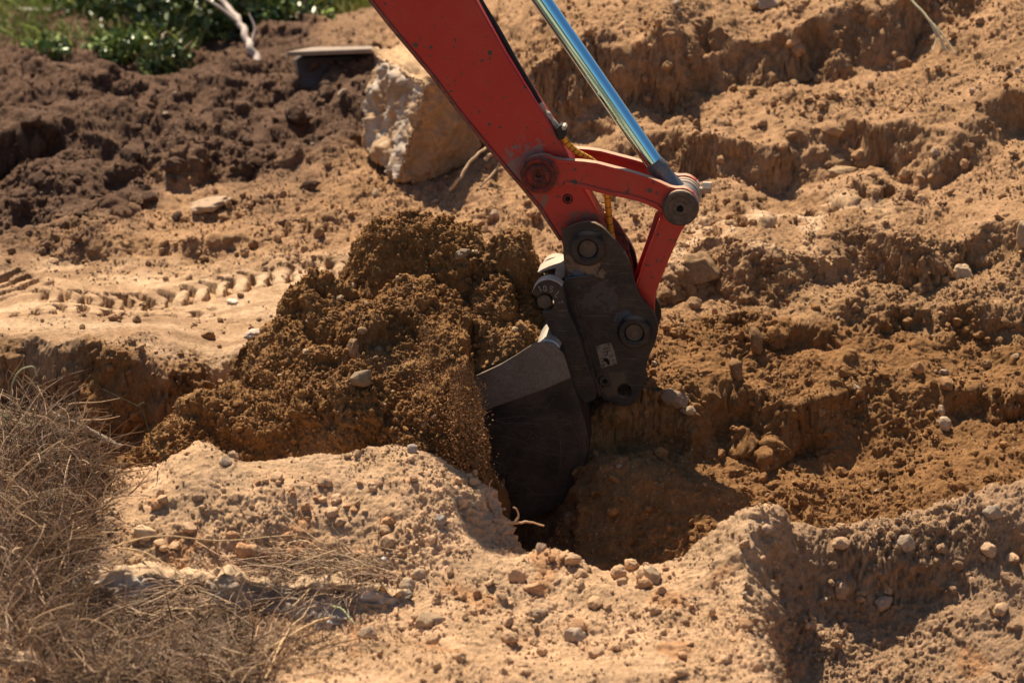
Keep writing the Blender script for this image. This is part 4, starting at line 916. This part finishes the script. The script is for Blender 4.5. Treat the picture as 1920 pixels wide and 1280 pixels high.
# ------------------------------------------------------------------ roots, twigs, stalks
def twig(pts, r0, r1, colr, name, label, cat, n=30, seg=8, extra=()):
    c = spline(pts, n); wob = np.stack([perlin(np.linspace(0, n*.25, n)+s, np.zeros(n)+s) for s in (3, 9, 15)], -1)*r0*1.2
    pr = [tube_np(c+wob, np.linspace(r0, r1, n), seg, False)]
    for (e, a, b_) in extra: pr.append(tube_np(spline(e, 16), np.linspace(a, b_, 16), seg, False))
    V, Fc = join_np(pr); o = mesh_np(name, V, Fc, M_STALK, None, np.tile(colr, (len(V), 1))); return tag(o, label, cat)
RC = (.50, .30, .17)
twig([at(895,972,10.2), at(935,975,10.12), at(965,980,10.1), at(990,978,10.1), at(1018,985,10.1)], .0055, .003, RC, 'root', 'pale crooked root sticking out in front of the bucket foot', 'root', extra=[([at(965,978,10.1), at(972,968,10.1), at(969,955,10.1), at(962,950,10.1)], .004, .0025)])
twig([at(925,960,10.2), at(918,940,10.2), at(916,920,10.2), at(922,898,10.2)], .0035, .0015, (.42, .24, .15), 'root', 'thin upright root end rising at the right edge of the mound', 'root', extra=[([at(918,935,10.2), at(928,938,10.2), at(931,947,10.2), at(924,949,10.2)], .002, .0015)])
twig([at(843,356,13.3), at(862,335,13.3), at(880,305,13.35), at(905,282,13.4), at(935,265,13.5)], .007, .0055, (.46, .32, .19), 'root', 'long pale root curving out from under the red arm', 'root', extra=[([at(900,350,13.3), at(925,325,13.35), at(940,300,13.4)], .006, .004), ([at(910,300,13.4), at(920,290,13.4), at(950,285,13.4)], .008, .006)])
p = [spot(x, y)[0]+np.array([0, -.02, .03]) for x, y in ((92,780),(130,800),(175,820),(225,850))]
twig(p, .006, .014, (.33, .26, .20), 'stick', 'weathered grey stick lying across the dry grass at the left', 'stick')
twig([at(655,575,11.1), at(656,590,11.08), at(654,612,11.08)], .003, .002, (.34, .2, .1), 'root', 'thin rootlet hanging in the heap above the stones', 'root')
GN = (.045, .055, .03)
twig([at(313,868,10.33), at(285,820,10.33), at(268,775,10.3), at(258,760,10.3)], .0028, .0018, GN, 'weed', 'thin dark green weed stem rising behind the left mound', 'weed', extra=[([at(260,762,10.3), at(225,745,10.3), at(190,728,10.3), at(174,712,10.3)], .002, .0008), ([at(313,868,10.33), at(305,840,10.33), at(298,815,10.33)], .002, .001), ([at(258,762,10.3), at(268,755,10.3), at(274,757,10.3)], .003, .001)])
twig([at(18,760,10.4), at(25,715,10.4), at(40,693,10.4), at(62,688,10.4), at(69,705,10.4)], .0022, .004, (.30, .29, .18), 'tall_grass', 'drooping grass seed head above the dry grass at the left edge', 'grass stem')
twig([at(1655,-60,13.75), at(1700,-10,13.65), at(1740,35,13.55), at(1762,70,13.5), at(1772,95,13.48)], .004, .007, (.50, .46, .30), 'tall_grass', 'pale green grass plume leaning on the background slope at upper right', 'grass stem', extra=[([at(1740,35,13.55), at(1755,70,13.5), at(1748,98,13.45)], .004, .002), ([at(1750,45,13.55), at(1775,75,13.5), at(1790,100,13.45)], .004, .002)])
for k_, (pts, lb) in enumerate([([(215,1033),(300,1025),(420,1021),(560,1022)], 'long straw-yellow stalk lying across the front of the left mound'),
     ([(216,1034),(270,1055),(345,1084)], 'short bright stalk slanting down over the slab'), ([(620,1165),(580,1190),(480,1235),(425,1240)], 'thick dry stalk in the tangle under the slab'),
     ([(550,1144),(600,1105),(640,1070),(700,1050)], 'pale stalk rising across the slab to the tuft'), ([(500,1280),(540,1200),(575,1160),(600,1120)], 'tall dry stalk curving up from the bottom edge'),
     ([(415,1103),(470,1108),(555,1109)], 'straight pale stalk across the dark slab face'), ([(40,1090),(90,1150),(150,1250),(190,1290)], 'brown blurred stalk crossing the lower left corner'),
     ([(-10,1030),(60,1080),(110,1180),(180,1280)], 'thick brown dry stem with branching tips at lower left')]):
    pp = [spot(*a)[0]+np.array([0, -.05, .035+.02*(j % 2)]) for j, a in enumerate(pts)]
    twig(pp, .0028 if k_ not in (2, 7) else .0045, .0018, (.55, .38, .20) if k_ not in (6, 7) else (.36, .24, .15), 'dry_stalk', lb, 'stalk')
twig([spot(622,1143)[0]+np.array([0, -.03, .03]), spot(640,1155)[0]+np.array([0, -.03, .04]), spot(664,1172)[0]+np.array([0, -.03, .02])], .004, .002, (.42, .46, .22), 'green_stalk', 'single pale green blade below the slab', 'stalk')

# dry grass: bundles of thin curved stalks
def blades(name, idx, lens, rad, colr, seed, lean=(0.3, -.15), up=.7, spread=.8, curl=.6, seg=6, sides=3, label=None):
    rs = np.random.default_rng(seed); n = len(idx); base = AV[idx]-np.array([0, 0, .01])
    d = np.stack([rs.normal(size=n)*spread+lean[0], rs.normal(size=n)*spread*.8+lean[1], np.abs(rs.normal(size=n))*.4+up], -1); d /= np.linalg.norm(d, axis=1)[:, None]
    cv = np.stack([rs.normal(size=n), rs.normal(size=n), -np.abs(rs.normal(size=n))*.9], -1)*curl; kink = rs.normal(size=(n, 3))*.25
    tt = np.linspace(0, 1, seg)[None, :, None]; L_ = lens[:, None, None]
    C3 = base[:, None]+d[:, None]*tt*L_+cv[:, None]*tt**2*L_*.6+kink[:, None]*np.sin(tt*6.5)*L_*.10
    tn = np.gradient(C3, axis=1); tn /= np.linalg.norm(tn, axis=2, keepdims=True)+1e-9
    a = np.cross(tn, np.array([.1, -.9, .35])); a /= np.linalg.norm(a, axis=2, keepdims=True)+1e-9; b_ = np.cross(tn, a)
    th = np.linspace(0, 2*math.pi, sides, endpoint=False); rr = (rad[:, None]*np.linspace(1, .35, seg)[None])[:, :, None, None]
    V = C3[:, :, None]+(a[:, :, None]*np.cos(th)[:, None]+b_[:, :, None]*np.sin(th)[:, None])*rr
    i_ = np.arange(n*seg*sides).reshape(n, seg, sides); j_ = np.roll(i_, -1, 2)
    Fc = np.stack([i_[:, :-1], j_[:, :-1], j_[:, 1:], i_[:, 1:]], -1).reshape(-1, 4)
    return mesh_np(name, V.reshape(-1, 3), Fc, M_STALK, None, np.repeat(colr, seg*sides, 0))
def region_idx(n, seed, polyf):
    rs = np.random.default_rng(seed); out = []
    while len(out) < n:
        px = rs.uniform(-10, 1000, 4000); py = rs.uniform(640, 1290, 4000); k = polyf(px, py, rs)
        for a, b_ in zip(px[k], py[k]): out.append(vis(a, b_))
    return np.array(out[:n])
def straw_cols(n, rs, dark=.35):
    pal = np.array([(.56, .37, .22), (.34, .21, .13), (.66, .47, .28), (.20, .125, .08), (.50, .35, .24), (.40, .28, .20)]); c = pal[rs.integers(0, 6, n)]*(.35+.75*rs.random((n, 1))**1.3)
    return c
rs = np.random.default_rng(5)
fL = lambda x, y, r: (x < np.interp(y, [690, 760, 850, 900, 960, 1040, 1100, 1200, 1290], [50, 110, 190, 215, 175, 135, 130, 120, 60]) + r.normal(size=len(x))*14) & (y > 745) & (r.random(len(x)) < np.where(y > 1130, .35, 1))
id_ = region_idx(4200, 1, fL); g1 = blades('dry_grass', id_, rs.uniform(.04, .20, 4200)*rs.choice([.6, 1, 1.25], 4200), (.0009+.0032*rs.random(4200)**3), straw_cols(4200, rs), 2, (.25, -.25), .55, .8)
fB = lambda x, y, r: (y > np.interp(x, [0, 130, 200, 400, 560, 700], [1080, 1110, 1150, 1165, 1180, 1200])+r.normal(size=len(x))*18) & (x < np.interp(y, [1100, 1180, 1290], [620, 640, 470])+r.normal(size=len(x))*25) & (x > 40+r.normal(size=len(x))*30) & (r.random(len(x)) < np.where((x > 330) & (y < 1235), .35, .8))
id_ = region_idx(3600, 3, fB); g2 = blades('dry_grass', id_, rs.uniform(.03, .17, 3600), (.0009+.0034*rs.random(3600)**3), straw_cols(3600, rs), 4, (.25, -.1), .45, .9)
fT = lambda x, y, r: (((x-640)/110)**2+((y-1075)/42)**2 < 1) | ((np.abs(y-1110-(620-x)*.02) < 35) & (x > 330) & (x < 620) & (r.random(len(x)) < .5))
id_ = region_idx(1300, 5, fT); g3 = blades('dry_grass', id_, rs.uniform(.06, .24, 1300), (.0008+.0026*rs.random(1300)**2), straw_cols(1300, rs)*1.15, 6, (-.9, -.5), .25, .5, .5)
fG = lambda x, y, r: (((x-60)/70)**2+((y-810)/35)**2 < 1)
id_ = region_idx(160, 9, fG); g4 = blades('green_grass', id_, rs.uniform(.04, .12, 160), rs.uniform(.0010, .002, 160), np.tile([.10, .15, .05], (160, 1)), 7)
id_ = region_idx(380, 15, fL); g6 = blades('dry_stems', id_, rs.uniform(.12, .30, 380), rs.uniform(.0018, .0038, 380), straw_cols(380, rs)*1.1, 16, (.15, -.3), .7, .6, .45, 9, 5)
id_ = region_idx(300, 17, fB); g7 = blades('dry_stems', id_, rs.uniform(.10, .30, 300), rs.uniform(.0018, .0036, 300), straw_cols(300, rs)*1.1, 18, (.35, -.1), .45, .8, .45, 9, 5)
fM = lambda x, y, r: (x > 160) & (x < 800) & (y > 980) & (y < 1080) & (r.random(len(x)) < .5)
id_ = region_idx(90, 19, fM); g8 = blades('straws', id_, rs.uniform(.06, .22, 90), rs.uniform(.001, .0022, 90), straw_cols(90, rs)*1.2, 20, (.2, -.3), .12, 1.0, .25, 7, 4)
for g in (g1, g2, g3, g4, g6, g7, g8): tag(g, kind='stuff')

# ------------------------------------------------------------------ grass, weeds and shrub at the back
def gz_at(x, y): return float(macro(np.array([[x]]), np.array([[y]]))[0][0, 0])
rs = np.random.default_rng(55); n = 13000
gx = rs.uniform(-6.5, -.75, n); gy = rs.uniform(15.9, 19.0, n); gzz = macro(gx[None], gy[None])[0][0]
kp = (perlin(gx*1.5, gy*1.5) > -.35) & ((gx < -1.6) | (gy > 16.9)); gx, gy, gzz = gx[kp], gy[kp], gzz[kp]; n = len(gx)
AVb = AV; AV = np.stack([gx, gy, gzz], -1)
gc = np.array([(.16, .25, .045), (.27, .34, .07), (.11, .17, .04), (.34, .34, .12)])[rs.integers(0, 4, n)]*rs.uniform(.8, 1.3, (n, 1))
g5 = blades('grass', np.arange(n), rs.uniform(.06, .20, n), rs.uniform(.003, .007, n), gc, 12, (0, 0), .9, .35, .4, 5); tag(g5, kind='stuff'); AV = AVb
def shrub(cx, cy, wx, wy, wz, n, cols_, label, name='shrub', cat='shrub', stems=7, zoff=0., leaf=(.018, .034)):
    rs = np.random.default_rng(int(abs(cx)*1000+cy*10)); g0 = gz_at(cx, cy)-.02
    T = empty(name, (cx, cy, g0), label, cat)
    q = rs.normal(size=(n, 3)); q /= np.linalg.norm(q, axis=1)[:, None]; q *= (rs.random(n)**.45)[:, None]
    lob = 1+.35*perlin(q[:, 0]*2.2+cx, q[:, 1]*2.2, q[:, 2]*2.2+cy); p_ = q*lob[:, None]*np.array([wx, wy, wz]); p_[:, 2] += wz*.75+zoff
    ok_ = (p_[:, 2] > .0) & (perlin(p_[:, 0]*7+cx, p_[:, 1]*7, p_[:, 2]*7) > -.22); p_ = p_[ok_]; n = len(p_)
    Rm = rotm(rs, n); s = rs.uniform(leaf[0], leaf[1], n)
    lf = np.array([(-1, 0, 0), (-.35, .42, .06), (.45, .38, .04), (1, 0, -.12), (.45, -.38, .04), (-.35, -.42, .06)])
    V = np.einsum('nij,vj->nvi', Rm, lf)*s[:, None, None]+p_[:, None]
    b0 = np.arange(n)[:, None]*6; Fc = np.concatenate([b0+np.array([0, 1, 2, 3]), b0+np.array([0, 3, 4, 5])])
    cc = np.array(cols_)[rs.integers(0, len(cols_), n)]*rs.uniform(.7, 1.3, (n, 1))
    mesh_np('foliage', V.reshape(-1, 3), Fc, M_LEAF, T, np.repeat(cc, 6, 0))
    pr = []
    for k in range(stems):
        e = np.array([rs.uniform(-.8, .8)*wx, rs.uniform(-.8, .8)*wy, wz*rs.uniform(1.0, 1.7)+zoff]); m_ = e*.5+rs.normal(size=3)*.05
        pr.append(tube_np(spline([(e[0]*.1, e[1]*.1, -.05), m_, e], 12), np.linspace(.014, .004, 12), 6, False))
    V, Fc = join_np(pr); mesh_np('stem', V, Fc, M_STALK, T, np.tile((.30, .22, .16), (len(V), 1)))
    return T
DG = [(.05, .09, .02), (.08, .13, .03), (.035, .06, .02), (.16, .20, .05)]; LG = [(.14, .22, .05), (.24, .31, .07), (.09, .14, .035)]
def sh(px, py, Y, *a, **k):
    p_ = at(px, py, Y); return shrub(p_[0], Y, *a, **k)
sh(420, 60, 16.5, .42, .35, .34, 3400, DG, 'dark leafy shrub behind the topsoil, left of centre at the top')
sh(300, 60, 16.9, .34, .3, .30, 2400, DG, 'dark green shrub at the top, left of the pale bare branch')
sh(510, 40, 17.2, .34, .3, .30, 2200, DG, 'dense dark shrub at the top, right of the pale bare branch')
sh(200, 40, 17.6, .34, .3, .22, 1500, LG, 'sunlit light green bush between the timber rail and the dark shrub')
sh(60, -20, 18.6, .6, .35, .35, 2600, DG, 'dark hedge plant behind the timber rail at the top left')
sh(200, -30, 18.8, .6, .35, .42, 2600, DG, 'dark hedge plant at the top edge between the rail and the shrubs')
sh(320, 140, 15.5, .16, .14, .12, 420, DG, 'small leafy sprout low on the dark spoil under the shrubs', stems=4)
sh(92, 100, 15.75, .13, .12, .09, 300, LG, 'small green tuft on top of the dark spoil at the left', 'weed', 'weed', stems=3)
sh(230, 95, 15.9, .18, .12, .10, 500, LG, 'low green weeds along the spoil crest under the light bush', 'weed', 'weed', stems=3)
sh(640, 20, 17.6, .34, .25, .16, 900, LG, 'low yellowish green weeds left of the red arm at the top', 'weed', 'weed', stems=3)
sh(545, 45, 16.4, .22, .18, .14, 600, LG, 'sparse bush with yellow-green leaves above the pale board', stems=5)
twig([at(482,118,15.45), at(470,85,15.55), at(450,45,15.7), at(425,12,15.85), at(395,-25,16.0)], .022, .013, (.46, .38, .33), 'bare_branch', 'pale bare branch leaning up left out of the shrubs', 'branch', extra=[([at(470,85,15.55), at(478,55,15.6), at(466,25,15.65)], .009, .004), ([at(450,45,15.7), at(405,10,15.75), at(350,-20,15.8)], .010, .005)])
twig([at(306,105,15.5), at(300,85,15.5), at(310,60,15.6)], .008, .004, (.4, .3, .24), 'bare_branch', 'thin bare twig standing in front of the dark shrubs', 'branch')
